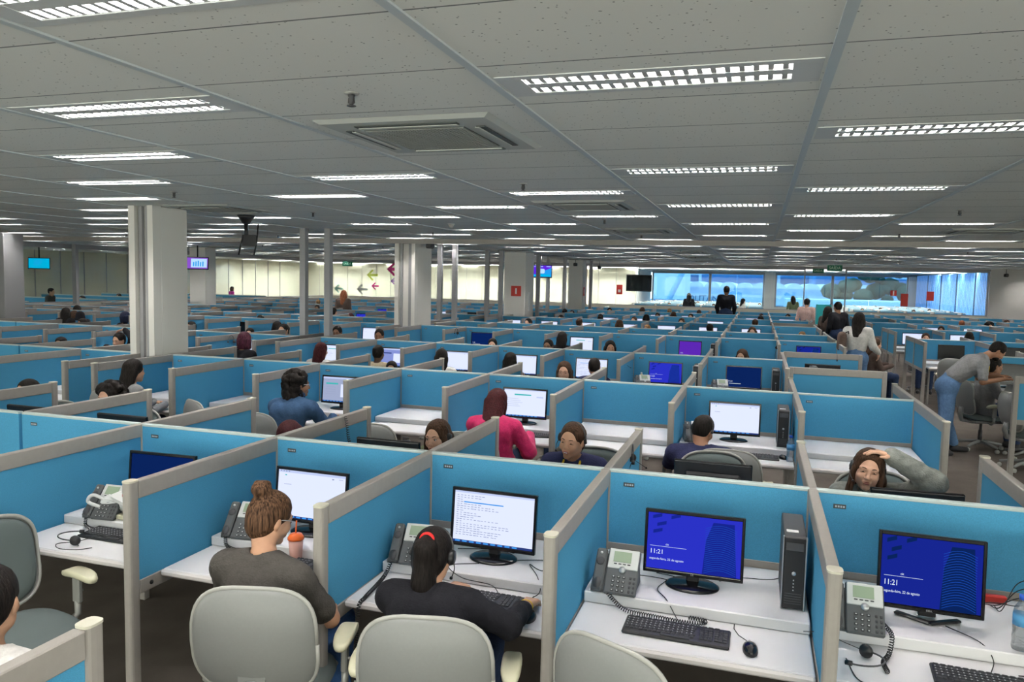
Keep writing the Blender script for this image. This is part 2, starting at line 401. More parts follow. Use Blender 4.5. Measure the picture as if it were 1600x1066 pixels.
column(-7.05, -6.40, 21.2, 22.05, 'broad white column with red fire extinguisher sign', False)
column(-6.72, -6.18, 27.75, 28.3, 'white column with a black camera high on its side', False)
POSTS = [(-7.34, 11.35, 'left thin grey post of the pair behind the curly dark hair'), (-6.90, 11.4, 'right thin grey post of the pair, beside the dark red hair'),
         (-7.22, 16.9, 'thin grey post right behind the second white column'), (-6.80, 16.8, 'thin grey post with others behind the second column, standing clear'),
         (-7.12, 19.95, 'thin grey post left of the broad white column'), (-6.70, 19.9, 'thin grey post touching the broad white column'),
         (-6.42, 22.6, 'dark grey post right of the broad white column'), (-6.75, 25.0, 'thin grey post under the blue hanging television'),
         (-6.33, 25.6, 'thin grey post just right of the blue hanging television'), (-6.12, 28.9, 'grey post on the corner of the fourth white column'),
         (-20.05, 18.5, 'grey steel post in front of the left glass wall'), (-17.2, 21.2, 'dark grey steel post left of the hanging screen in the far bay')]
for i, (x, y, lb) in enumerate(POSTS): tag(MB().box((0, 0, CZ/2), (.11 if i < 10 else .16, .11, CZ-.004), ch=.006).build('steel_post', 'post_grey'), lb, 'post', 'floor to ceiling steel posts').location = (x, y, 0)
o = empty('column', (-16.3, 13.15, 0), 0, 'grey boxed column at the left edge beside the cyan screen', 'column', 'white columns')
MB().box((0, 0, CZ/2), (.55, .5, CZ-.002), ch=.01).build('shaft', 'post_grey', o); MB().box((-.3, -.2, CZ/2), (.1, .2, CZ-.002)).build('casing', 'dark_grey', o)
o = empty('column', (-16.9, 20.4, 0), 0, 'plain white wall pier behind the purple hanging screen', 'column', 'white columns')
MB().box((0, 0, CZ/2), (.6, .5, CZ-.002), ch=.01).build('shaft', 'column_paint', o)
# wall signs
def sign(name, loc, w_, h_, mts, label, rz=0, draw=None, cat='sign', group=None):
    o = empty(name, loc, rz, label, cat, group); MB().box((0, 0, 0), (w_, .012, h_), ch=.002).build('plate', mts, o)
    if draw: draw(o)
    return o
def extinguisher(o): MB().box((0, -.008, 0), (.05, .004, .17), ch=.001).build('pictogram', 'sign_white', o)
sign('fire_sign', (-6.67, 21.19, 1.86), .30, .30, 'red_sign', 'square red extinguisher sign on the broad white column', draw=extinguisher)
sign('notice', (-6.39, 21.62, 1.55), .15, .55, 'sign_white', 'narrow white notice on the side of the broad white column', PI/2)
sign('fire_call_point', (-6.39, 21.62, 1.0), .13, .13, 'red_sign', 'small red call point low on the broad white column', PI/2)
sign('fire_sign', (-6.15, 27.9, 1.8), .18, .32, 'red_sign', 'tall red sign on the fourth white column', PI/2, extinguisher)
sign('fire_sign', (-5.8, YB-.04, 1.85), .26, .42, 'red_sign', 'red hydrant sign on the far glass wall', 0, lambda o: MB().box((0, -.008, -.06), (.12, .004, .12)).build('pictogram', 'sign_white', o))
sign('fire_sign', (5.05, YB-.04, 1.98), .22, .22, 'red_sign', 'small square extinguisher sign on the far glass, above the red box', 0, extinguisher)
sign('fire_box', (5.45, YB-.04, 1.72), .26, .5, 'red_sign', 'tall red fire notice on the far glass wall')
sign('fire_box', (6.35, YB-.04, 1.9), .26, .36, 'red_sign', 'short red fire notice on the glass before the blue blinds')
def text(s, size, mt, parent, loc, rot=(PI/2, 0, 0), name='lettering', ext=.0008, align='CENTER', extra_scale=None):
    cu = bpy.data.curves.new('t', 'FONT'); cu.body = s; cu.size = size; cu.extrude = ext; cu.align_x = align; cu.align_y = 'CENTER'; cu.resolution_u = 2
    o = bpy.data.objects.new('t', cu); C.objects.link(o); dg = bpy.context.evaluated_depsgraph_get(); me = bpy.data.meshes.new_from_object(o.evaluated_get(dg))
    bpy.data.objects.remove(o); bpy.data.curves.remove(cu); me.materials.clear(); me.materials.append(M[mt]); r = bpy.data.objects.new(name, me); C.objects.link(r)
    r.location = loc; r.rotation_euler = rot
    if parent: r.parent = parent
    return r
mat('sign_text', (.55, .75, .6), .5)
def exit_sign(x, y, z, w_, label, rz=0):
    o = empty('exit_sign', (x, y, z), rz, label, 'exit sign', 'green exit signs'); MB().box((0, 0, 0), (w_, .02, w_*.42), ch=.003).build('plate', 'green_sign', o)
    text('SAÍDA', w_*.28, 'sign_text', o, (0, -.012, 0)); MB().tube([(0, 0, w_*.2), (0, 0, CZ-z)], .006, 6).build('hanger', 'metal_grey', o)
    return o
exit_sign(2.35, 27.5, 2.80, .46, 'green exit sign hanging over the aisle, the larger right one')
exit_sign(1.92, 28.6, 2.72, .36, 'dark green exit sign hanging just left of the larger one')
exit_sign(-17.5, 30.5, 2.72, .5, 'green exit sign hanging before the left far glass')
exit_sign(-10.6, 32.0, 2.72, .5, 'green exit sign behind the pair of thin posts')
# arrow decals on the left part of the far glass
def arrow(x, z, s, col, words):
    mt = f'decal_{col}'; cc = {'magenta': (.62, .05, .25), 'red': (.6, .08, .09), 'lime': (.5, .6, .12), 'purple': (.4, .2, .55), 'mint': (.3, .6, .5), 'grey': (.4, .42, .4)}[col]; mat(mt, cc, .6)
    P = [(-.5, 0), (0, .45), (.12, .36), (-.15, .1), (.5, .1), (.5, -.1), (-.15, -.1), (.12, -.36), (0, -.45)][::-1]
    b = MB().prism([(q[0]*s, q[1]*s) for q in P], 0, .004, T=Matrix.Rotation(PI/2, 4, 'X')); o = b.build('arrow_decal', mt); o.location = (x, YB-.02, z)
    tag(o, f'{words} arrow sticker pointing left on the far glass', 'sticker', 'arrow stickers')
for x, z, s, c_, wd in ((-16.7, 2.55, .75, 'magenta', 'large magenta'), (-17.85, 2.25, .6, 'lime', 'yellow-green'), (-15.9, 2.2, .6, 'lime', 'lime, rightmost yellow-green'), (-16.7, 1.98, .35, 'purple', 'purple'), (-17.7, 1.72, .4, 'magenta', 'mid-sized magenta'),
                        (-18.4, 1.55, .6, 'grey', 'grey outlined'), (-19.7, 1.55, .5, 'mint', 'mint green')): arrow(x, z, s, c_, wd)
# city outside
mat('city_a', (.12, .34, .60), .9, noise=(.2, .1)); mat('city_b', (.32, .52, .70), .9); mat('city_c', (.62, .72, .80), .9); mat('city_glass', (.05, .20, .42), .4); mat('tree_far', (.012, .07, .05), 1); mat('concrete_white', (.8, .82, .85), .9)  # distance haze is put into the building colours as a blue tint
BL = [(-16, 150, 26, 20, 34, 'city_c'), (-3, 130, 12, 14, 15, 'city_c'), (8, 160, 16, 12, 18, 'city_a'), (24, 150, 9, 10, 22, 'city_c'), (-30, 170, 14, 12, 30, 'city_b'), (2, 190, 9, 9, 30, 'city_b'), (36, 180, 12, 12, 22, 'city_b'), (12, 118, 10, 8, 11, 'city_a'),
      (30, 120, 12, 9, 8, 'city_b')]
for i, (x, y, w_, d_, h_, mt) in enumerate(BL):
    o = empty('office_tower', (x, y, -12), 0, ['pale', 'white squat', 'haze-tinted deep blue banded', 'white narrow', 'haze-tinted light blue tall', 'slim haze-tinted light blue', 'haze-tinted light blue right-hand', 'low haze-tinted deep blue', 'low haze-tinted light blue'][i]+' city building seen through the far windows', 'building', 'city buildings outside')
    MB().box((0, 0, h_/2+6), (w_, d_, h_+12)).build('wall', mt, o)
    wd = MB()
    for a in range(int(h_//3)+3): wd.box((0, -d_/2-.03, 3+a*3), (w_-.9, .1, 1.3))
    wd.build('window_bands', 'city_glass' if mt != 'city_b' else 'city_a', o)
st = empty('station', (-6, 97, -12), 0, 'long low white station hall with scalloped roof outside the far windows', 'building')
MB().box((0, 0, 6.9), (62, 14, 13.8)).build('wall', 'city_b', st); ar = MB()
for i in range(34):
    P = [(.85*math.cos(PI*q/8), .62*math.sin(PI*q/8)) for q in range(9)]
    ar.prism(P, -7, 7, T=Matrix.Translation((-29+1.76*i, 0, 13.8)) @ Matrix.Rotation(PI/2, 4, 'X'))
ar.build('roof', 'concrete_white', st); MB().box((0, -7.1, 12.5), (62, .2, 1.1)).build('fascia', 'concrete_white', st)
mat('word_dark', (.08, .16, .3), .8); text('METROPOLITANA', .95, 'word_dark', st, (-1.5, -7.3, 12.5), ext=.02)
mat('asphalt', (.16, .18, .20), .9); pl = MB().box((20, 100, -12.2), (420, 190, .3)); o = pl.build('street', 'asphalt'); o['kind'] = 'structure'
ov = MB().box((10.8, 75, -1.6), (17, 6, 5.2)); tag(ov.build('overpass_wall', 'concrete_white'), 'bright white parapet wall outside the right far windows', 'wall')
o = empty('office_tower', (-11.5, 84, -12), 0, 'nearest broad white city building seen through the leftmost far window', 'building', 'city buildings outside'); MB().box((0, 0, 14), (8.5, 6, 28)).build('wall', 'concrete_white', o); MB().box((0, -3.05, 11.2), (8.0, .1, 2.6)).build('window_bands', 'city_glass', o)
tr_ = empty('tree', (11.6, 84, -12), 0, 'bushy tree outside the right far windows', 'tree'); tb = MB()
for i in range(26):
    a, b_ = rnd.uniform(-5, 5), rnd.uniform(0, 1); k_ = rnd.uniform(.5, 1.1); tb.lathe([(.01, -.9*k_), (.8*k_, -.6*k_), (1.1*k_, 0), (.8*k_, .6*k_), (.01, .9*k_)], 8, T=Matrix.Translation((a, rnd.uniform(-1, 1), b_*3.4*(1-(a/6)**2))))
c_ = tb.build('crown', 'tree_far', tr_); c_.location = (0, 0, 12.8); MB().tube([(0, 0, 0), (.3, 0, 13)], .4, 8).build('trunk', 'dark_grey', tr_)
# diagonal bridge stay outside the left window
tag(MB().tube([(-12.5, 62, -12), (-3.6, 62, 8)], .22, 8).build('bridge_stay', 'city_b'), 'diagonal grey brace outside the left far window', 'brace')

# ------------------------------------------------------------------ ceiling fittings
TL = TX-.06
def make_light():
    r = empty('ceiling_light'); r['category'] = 'ceiling light'
    f = MB()                                  # rim frame just below the tiles
    f.box((TL/2, -.1325, -.0015), (TL, .045, .004)); f.box((TL/2, .1325, -.0015), (TL, .045, .004)); f.box((.05, 0, -.0015), (.10, .218, .004)); f.box((TL-.05, 0, -.0015), (.10, .218, .004))
    f.box((TL/2, 0, .004), (TL-.2, .064, .012)); f.build('frame', 'tube_frame', r)
    h = MB(); x0, x1 = .1, TL-.1
    for s_ in (-1, 1):                        # two open troughs
        pr = [(s_*.032, .0), (s_*.036, .045), (s_*.048, .066), (s_*.086, .066), (s_*.103, .045), (s_*.110, .0)]
        for i in range(5):
            (a, za), (b_, zb) = pr[i], pr[i+1]; h.add([(x0, a, za), (x1, a, za), (x1, b_, zb), (x0, b_, zb)], [(0, 1, 2, 3)], smooth=True)
        for xx in (x0, x1): h.add([(xx, q[0], q[1]) for q in pr], [tuple(range(6))])
    h.build('reflector', 'reflector', r)
    t = MB()
    for s_ in (-1, 1): t.tube([(x0+.01, s_*.067, .048), (x1-.01, s_*.067, .048)], .012, 6)
    t.build('tube', 'tube_light', r)
    n = 20
    for s_ in (-1, 1):
        l = MB()
        for i in range(n):
            x = x0+(x1-x0)*(i+.5)/n; l.add([(x-.010, s_*.033, 0), (x-.010, s_*.106, 0), (x+.010, s_*.033, 0), (x+.010, s_*.106, 0), (x, s_*.033, .032), (x, s_*.106, .032)], [(0, 2, 3, 1), (0, 1, 5, 4), (2, 4, 5, 3), (0, 4, 2), (1, 3, 5)])
        l.box(((x0+x1)/2, s_*.108, .002), (x1-x0, .004, .004)); l.build('louvre', 'louvre_metal', r)
    return r
emis('tube_light', (1.0, .97, .93), TUBE); emis('tube_light_dim', (1.0, .95, .85), TUBE*.35)
LP = proto(make_light)
FIX.sort(key=lambda q: (q[1], -q[0])); rowsY = sorted({round(q[1], 2) for q in FIX}); 
cnt = {}
rest = FIX[270:]; FIX = FIX[:270]
for x, y, m_, j in FIX:
    k = rowsY.index(round(y, 2)); cnt[k] = cnt.get(k, 0)+1
    dim = (m_*7+j*3) % 11 == 0 and y > 6
    r = clone(LP, (x, y, CZ), 0, f'twin tube ceiling light, {ORD[cnt[k]]} from the right in light row {ORD[k+1]}' + (', dim tubes' if dim else ''), 'recessed ceiling lights')
    if dim:
        for c_ in r.children:
            if c_.name.startswith('tube'): c_.data = c_.data.copy(); c_.data.materials[0] = M['tube_light_dim']
rs = MB()
for x, y, m_, j in rest:
    for s_ in (-1, 1): rs.box((x+TL/2, y+s_*.075, CZ+.05), (TL-.2, .03, .02), 1)
    rs.box((x+TL/2, y-.155, CZ+.04), (TL, .006, .08), 0); rs.box((x+TL/2, y+.155, CZ+.04), (TL, .006, .08), 0); rs.box((x-.003, y, CZ+.04), (.006, .316, .08), 0); rs.box((x+TL+.003, y, CZ+.04), (.006, .316, .08), 0); rs.box((x+TL/2, y, CZ+.08), (TL+.01, .32, .004), 0); rs.box((x+TL/2, y, CZ+.01), (TL, .035, .02), 0)
rs = rs.build('ceiling_light', ['tube_frame', 'tube_light']); rs['kind'] = 'stuff'; rs['label'] = 'remaining small ceiling lights in the far depth of the hall'; rs['category'] = 'ceiling light'
def make_ac():
    r = empty('air_conditioner'); r['category'] = 'air conditioner'; f = MB()
    s = .475
    f.add([(-s, -s, 0), (s, -s, 0), (s, s, 0), (-s, s, 0), (-s+.03, -s+.03, -.018), (s-.03, -s+.03, -.018), (s-.03, s-.03, -.018), (-s+.03, s-.03, -.018)], [(0, 1, 5, 4), (1, 2, 6, 5), (2, 3, 7, 6), (3, 0, 4, 7)])
    a, b_ = .445, .28                         # face ring around the grille
    f.add([(-a, -a, -.018), (a, -a, -.018), (a, a, -.018), (-a, a, -.018), (-b_, -b_, -.022), (b_, -b_, -.022), (b_, b_, -.022), (-b_, b_, -.022)], [(0, 1, 5, 4), (1, 2, 6, 5), (2, 3, 7, 6), (3, 0, 4, 7)])
    f.build('panel', 'ac_white', r)
    q = MB()
    for i in range(4):
        T = Matrix.Rotation(i*PI/2, 4, 'Z'); q.box((0, .365, -.024), (.56, .045, .004), T=T)
    q.build('air_slot', 'ac_dark', r); q = MB()
    for i in range(4):
        T = Matrix.Rotation(i*PI/2, 4, 'Z'); q.box((0, .345, -.027), (.54, .022, .006), T=T @ Matrix.Rotation(.0, 4, 'X'))
    q.build('flap', 'ac_white', r)
    MB().box((0, 0, -.022), (.56, .56, .004)).build('grille_back', 'ac_dark', r); q = MB()
    for i in range(28): q.box((-.27+.02*i, 0, -.026), (.007, .55, .006)); q.box((0, -.27+.02*i, -.026), (.55, .007, .006))
    q.build('grille', 'ac_grille', r); return r
ACP = proto(make_ac); k = 0
for x, y in AC:
    if seen((x, y, CZ), 60, 60):
        k += 1; clone(ACP, (x, y, CZ-.001), 0, f'square ceiling cassette air conditioner, {ORD[k]} of them counted from the right', 'ceiling cassette air conditioners')
def make_sprinkler():
    r = empty('sprinkler'); r['category'] = 'sprinkler'
    MB().lathe([(.0, -.006), (.03, -.005), (.034, 0)], 16).build('escutcheon', 'metal_grey', r)
    b = MB().lathe([(.006, -.05), (.010, -.045), (.012, -.02), (.016, -.006)], 10); b.tube([(-.012, 0, -.02), (-.014, 0, -.04), (0, 0, -.052)], .003, 6); b.tube([(.012, 0, -.02), (.014, 0, -.04), (0, 0, -.052)], .003, 6); b.build('body', 'dark_grey', r)
    MB().lathe([(.0, -.056), (.02, -.055), (.02, -.052), (.0, -.051)], 12).build('deflector', 'dark_grey', r); return r
SPP = proto(make_sprinkler); k = 0
for x, y in [(-1.7, 2.99), (-1.87, 6.07), (-5.5, 6.24), (-5.36, 8.49), (1.85, 8.63), (-1.9, 9.7), (-1.9, 12.9), (-5.4, 12.3), (1.9, 12.4), (-9.3, 10.1), (-9.2, 13.3), (-12.9, 13.2), (-5.3, 18.0), (-1.8, 18.5), (1.9, 18.2), (-9.3, 18), (-12.8, 17.8), (4.1, 18.2), (-1.8, 23), (2, 23.2), (-5.4, 22.9)]:
    k += 1; clone(SPP, (x, y, CZ-.0005), 0, f'small pendent ceiling sprinkler, {ORD[k]} of them counted away from the camera', 'ceiling sprinklers', sc=(1,)*3)
def detector(x, y, lb):
    r = empty('smoke_detector', (x, y, CZ), 0, lb, 'smoke detector', 'smoke detectors'); MB().lathe([(.05, -.012), (.055, -.01), (.058, 0)], 20).build('base', 'ac_white', r); MB().lathe([(0, -.05), (.025, -.048), (.035, -.03), (.045, -.012)], 20).build('sensor', 'rail_grey', r)
detector(-4.29, 10.42, 'round smoke detector above the second white column'); detector(4.05, 26.1, 'round smoke detector over the block across the aisle'); detector(2.9, 21, 'round smoke detector over the aisle')
# hanging screens
def tv(x, y, z, rz, w_, draw, lb, tilt=-.2, pole=True):
    o = empty('hanging_television', (x, y, 0), rz, lb, 'television', 'hanging televisions'); T = Matrix.Translation((0, 0, z)) @ Matrix.Rotation(tilt, 4, 'X'); h_ = w_*.6
    MB().box((0, .02, 0), (w_, .05, h_), ch=.008, T=T).build('housing', 'black_plastic', o); 
    s = MB(); draw(s, w_*.93, h_*.86, T); s.build('screen', s.mats, o)
    if pole: MB().tube([(0, .05, z+h_*.3), (0, .05, CZ)], .02, 8).build('ceiling_pole', 'black_plastic', o)
    return o
def rect(s, x0, x1, z0, z1, y, mi, T): s.add([(x0, y, z0), (x1, y, z0), (x1, y, z1), (x0, y, z1)], [(0, 1, 2, 3)], mi, False, T)
emis('scr_cyan', (.0, .45, .75), 1.0); emis('scr_violet', (.12, .02, .75), .9); emis('scr_sky', (.02, .35, .9), .9); emis('scr_pale', (.45, .7, .95), 1.0); emis('scr_purple', (.3, .1, .7), .8); emis('scr_white', (.85, .9, 1.0), 1.0)
def d_cyan(s, w_, h_, T):
    s.mats = ['scr_cyan', 'scr_sky']; rect(s, -w_/2, w_/2, -h_/2, h_/2, -.008, 0, T)
    for i in range(4): rect(s, -w_*.25, w_*.2-.03*i, h_*(.25-.14*i), h_*(.29-.14*i), -.010, 1, T)
def d_blue(s, w_, h_, T):
    s.mats = ['scr_violet', 'scr_sky', 'scr_pale', 'scr_cyan']; rect(s, -w_/2, w_/2, -h_/2, h_/2, -.008, 0, T)
    s.add([(-w_/2, -.010, -h_/2), (w_/2, -.010, -h_/2), (w_/2, -.010, h_*.3)], [(0, 1, 2)], 1, False, T)
    rect(s, -w_*.45, w_*.45, -h_*.48, -h_*.3, -.011, 3, T); s.prism([(.5*w_*.36*math.copysign(abs(math.cos(a))**.5, math.cos(a)), .5*h_*.42*math.copysign(abs(math.sin(a))**.5, math.sin(a))) for a in [2*PI*q/24 for q in range(24)]], 0.011, .013, 2, T @ Matrix.Rotation(PI/2, 4, 'X'))
    for a in (-.36, 0, .36): rect(s, (a-.1)*w_, (a+.1)*w_, h_*.38, h_*.43, -.011, 2, T)
def d_purple(s, w_, h_, T):
    s.mats = ['scr_purple', 'scr_pale', 'scr_sky']; rect(s, -w_/2, w_/2, -h_/2, h_/2, -.008, 0, T); rect(s, -w_*.3, w_*.46, -h_*.4, h_*.4, -.010, 1, T)
    for i in range(5): rect(s, -w_*.2+.11*i*w_, -w_*.14+.11*i*w_, -h_*.3, h_*(.1+.06*(i % 3)), -.012, 2, T)
tv(-6.78, 24.2, 2.48, .25, .72, d_blue, 'television with a violet and blue picture hanging by the third column')
tv(-15.6, 18.6, 2.46, .5, .62, d_purple, 'television with a purple picture hanging behind the nearest column')
tv(-20.75, 17.85, 2.36, .75, .58, d_cyan, 'plain cyan television hanging beyond the left glass wall', -.15)
tv(-5.35, 36.0, 2.15, -.3, 1.3, lambda s, w_, h_, T: (setattr(s, 'mats', ['black_gloss']), rect(s, -w_/2, w_/2, -h_/2, h_/2, -.008, 0, T)), 'large dark television beyond the far glass wall', 0)
o = empty('television_mount', (-6.62, 8.85, 0), .2, 'black empty television mount hanging beside the nearest white column', 'mount')
MB().lathe([(.045, 2.86), (.09, 2.93), (.12, CZ-.002)], 16).build('ceiling_plate', 'black_plastic', o); MB().tube([(0, 0, 2.62), (0, 0, 2.88)], .028, 12).build('pole', 'black_plastic', o)
MB().box((.06, -.03, 2.64), (.20, .03, .15), ch=.004).build('bracket', 'black_plastic', o)
for sx, zt in ((-.045, 2.70), (.17, 2.86)): q = MB().tube([(sx-.03, -.07, 2.44), (sx, -.05, 2.62), (sx+.015, -.03, zt)], .011, 6).build('arm', 'black_plastic', o)
def cctv(x, y, z, lb):
    o = empty('security_camera', (x, y, z), 0, lb, 'camera', 'security cameras'); MB().box((0, 0, 0), (.12, .2, .12), ch=.02).build('housing', 'black_plastic', o); MB().tube([(0, 0, .05), (0, 0, CZ-z)], .012, 6).build('bracket', 'dark_grey', o)
cctv(-6.58, 14.85, 2.86, 'black security camera beside the second white column'); cctv(-6.40, 27.45, 2.78, 'black security camera on the fourth white column'); cctv(-5.6, 27.9, 2.70, 'black security camera hanging right of the fourth white column'); cctv(8.8, 33.2, 2.75, 'black security camera high on the far right wall')

# ------------------------------------------------------------------ partitions: one desk screen per bay and one divider per side
def make_spine(w_):
    def f():
        r = empty('desk_screen'); r['category'] = 'partition'
        MB().box((w_/2, 0, (.80+PH-.016)/2), (w_-.03, .034, PH-.016-.80)).build('fabric_panel', 'panel_blue', r)
        MB().box((w_/2, 0, PH-.008), (w_-.03, .04, .016), ch=.003).build('top_rail', 'panel_edge', r)
        MB().box((w_/2, 0, .745), (w_-.03, .04, .11), ch=.003).build('bottom_rail', 'rail_grey', r)
        p = MB().box((.125, -.0185, PH-.075), (.058, .003, .022), ch=.001).build('name_plate', 'plate', r)
        q = MB()
        for i in range(4): q.box((.108+.012*i, -.0205, PH-.075), (.008, .002, .009))
        q.build('plate_text', 'plate_text', p)
        return r
    return f
def make_divider(L, sgn):                     # runs from the spine (y = 0) towards sgn*y
    def f():
        r = empty('desk_divider'); r['category'] = 'partition'; a, b_ = .022, L-.06
        def B(y0, y1, z0, z1, t, mt, nm, ch=.004): return MB().box((0, sgn*(y0+y1)/2, (z0+z1)/2), (t, y1-y0, z1-z0), ch=ch).build(nm, mt, r)
        B(a, b_, PH-.088, PH-.002, .044, 'rail_grey', 'top_rail'); B(a, b_, .705, PH-.088, .030, 'panel_blue', 'fabric_panel', 0)
        q = B(a, b_, .635, .705, .040, 'rail_grey', 'bottom_rail')
        MB().lathe([(0, .024), (.011, .024), (.011, .018)], 10, T=Matrix.Rotation(PI/2, 4, 'Y') @ Matrix.Translation((-.67, sgn*(L-.13), 0))).build('cable_hole', 'dark_gap', q)
        p = MB(); P = []
        hw, hl = .026, .032
        for i in range(16): t = 2*PI*i/16; P.append((hw*math.copysign(abs(math.cos(t))**.6, math.cos(t)), sgn*(L-.028)+hl*math.copysign(abs(math.sin(t))**.6, math.sin(t))))
        p.prism(P, .002, PH-.002, smooth=False); p.build('end_post', 'rail_grey', r)
        MB().prism([(x*1.06, (y-sgn*(L-.028))*1.06+sgn*(L-.028)) for x, y in P], PH-.002, PH+.006).build('post_cap', 'rail_cap', r)
        MB().box((0, sgn*.0, PH/2), (.05, .048, PH-.004), ch=.004).build('spine_post', 'rail_grey', r) if sgn < 0 else None
        return r
    return f
SPN = {w_: proto(make_spine(w_)) for w_ in (1.02, 1.035)}
DIV = {-1: proto(make_divider(1.19, -1)), 1: proto(make_divider(1.19, 1))}
NK = {'M': 8, 'L': 13, 'R': 6}
def nrows(blk): return len(RB) if blk == 'R' else len(SP)
nd = 0
for blk in 'MLR':
    for r in range(nrows(blk)):
        Y = spine_y(blk, r); K = NK[blk] - (1 if (blk, r) == ('M', 0) else 0)
        if blk == 'L' and r == 0: continue
        if blk == 'R' and r == 0: K = 2
        for k in range(K+1):
            x = node(blk, r, k)
            if k < K and r < 9:
                xa = node(blk, r, k+1) if blk != 'R' else x
                if (seen((xa+.5, Y, 1.1)) or seen((xa+1, Y, 1.1)) or seen((xa, Y, 1.1))) and not (blk == 'M' and r == 2 and k == 0):
                    clone(SPN[WN[r] if blk != 'R' else 1.02], (xa, Y, 0), 0, f'blue desk screen in {place_words(blk, r, k)}', 'blue desk screens between facing desks')
            for sgn in (-1, 1):
                if blk in 'ML' and r == 3 and sgn == 1: continue
                if blk == 'R' and k == 0: continue
                if blk == 'M' and r == 2 and k == 0: continue
                if not seen((x, Y+sgn*1.2, 1.1), 60): continue
                if blk == 'L' and sgn == 1 and r in (7, 8): continue
                nd += 1
                side = 'near' if sgn < 0 else 'far'
                drop = () if r < 5 and sgn < 0 else (('cable_hole',) if r < 5 else ('cable_hole', 'post_cap'))
                clone(DIV[sgn], (x, Y, 0), 0, f'blue divider, {side} side of {place_words(blk, r, k)}', 'blue dividers between neighbouring desks', drop=drop)
# nearest partition, running out of the picture at the lower left corner
clone(DIV[1], (-1.765, 1.675-1.19, 0), 0, 'grey-railed blue divider cut off at the lower left corner of the photo', 'blue dividers between neighbouring desks')
# screens closing the cubicles beside the aisle, seen square-on
def make_end(w_, z0, nf=1):
    def f():
        r = empty('end_screen'); r['category'] = 'partition'
        MB().box((w_/2, 0, PH-.045), (w_-.05, .042, .086), ch=.004).build('top_rail', 'rail_grey', r); MB().box((w_/2, 0, (z0+.06+PH-.088)/2), (w_-.05, .03, PH-.088-z0-.06)).build('fabric_panel', 'panel_blue', r)
        MB().box((w_/2, 0, z0+.03), (w_-.05, .04, .06), ch=.004).build('bottom_rail', 'rail_grey', r)
        for x in [w_*i/nf for i in range(nf+1)]: MB().box((x, 0, PH/2), (.055, .055, PH-.004), ch=.006).build('post', 'rail_grey', r)
        return r
    return f
e1 = proto(make_end(1.05, .5)); e2 = proto(make_end(1.02, .62)); e3 = proto(make_end(1.9, .62, 2))
for i, (y, d) in enumerate(((10.05, 'nearest'), (12.35, 'second nearest'), (18.3, 'third nearest'), (21.6, 'farthest'))):
    if i != 2: clone(e1, (.425, y, 0), 0, f'blue end screen facing the camera beside the aisle, {d} of them', 'end screens facing the camera')
clone(e2, (2.93, 10.35, 0), 0, 'blue end screen at the right edge in front of the swivel chairs', 'end screens facing the camera')
for i, y in enumerate((16.05, 19.35, 23.3, 26.6)):
    clone(e3, (3.02, y, 0), PI/2, f'double blue aisle screen on thin legs, {ORD[i+1]} along the block across the aisle', 'aisle screens on legs')
o = empty('cabinet', (1.68, 22.3, 0), 0, 'tall teal cabinet standing at the end of the cubicles beside the aisle', 'cabinet')
MB().box((0, 0, .87), (.36, .45, 1.66), ch=.006).build('body', 'teal', o); MB().box((0, 0, .02), (.33, .42, .04)).build('plinth', 'dark_grey', o); MB().box((.195, .0, .87), (.03, .46, 1.70), ch=.004).build('side_edge', 'panel_edge', o)

# ------------------------------------------------------------------ desks, chairs and equipment
DZ, SZ = .715, .768                            # desk and rear shelf surface
def make_desk(w_):
    def f():
        r = empty('desk'); r['category'] = 'desk'; q = w_-.055
        t = MB().box((0, -.50, DZ-.014), (q, .98, .028), ch=.006); t.build('desktop', 'desk_white', r)
        MB().box((0, -1.0, DZ-.016), (q, .022, .032), ch=.009).build('front_edge', 'desk_edge', r)
        MB().box((0, -.335, SZ-.026), (q, .60, .051), ch=.005).build('monitor_shelf', 'desk_white', r)
        MB().box((0, -.30, SZ-.020), (q-.02, .006, .01)).build('cable_slot', 'dark_gap', r) if False else None
        for s_ in (-1, 1):
            MB().box((s_*(q/2-.05), -.80, (DZ-.028)/2), (.03, .05, DZ-.03), ch=.004).build('leg', 'rail_grey', r)
        MB().box((0, -.80, DZ-.055), (q-.1, .03, .04)).build('beam', 'rail_grey', r)
        return r
    return f
DESK = {w_: proto(make_desk(w_)) for w_ in (1.02, 1.035)}
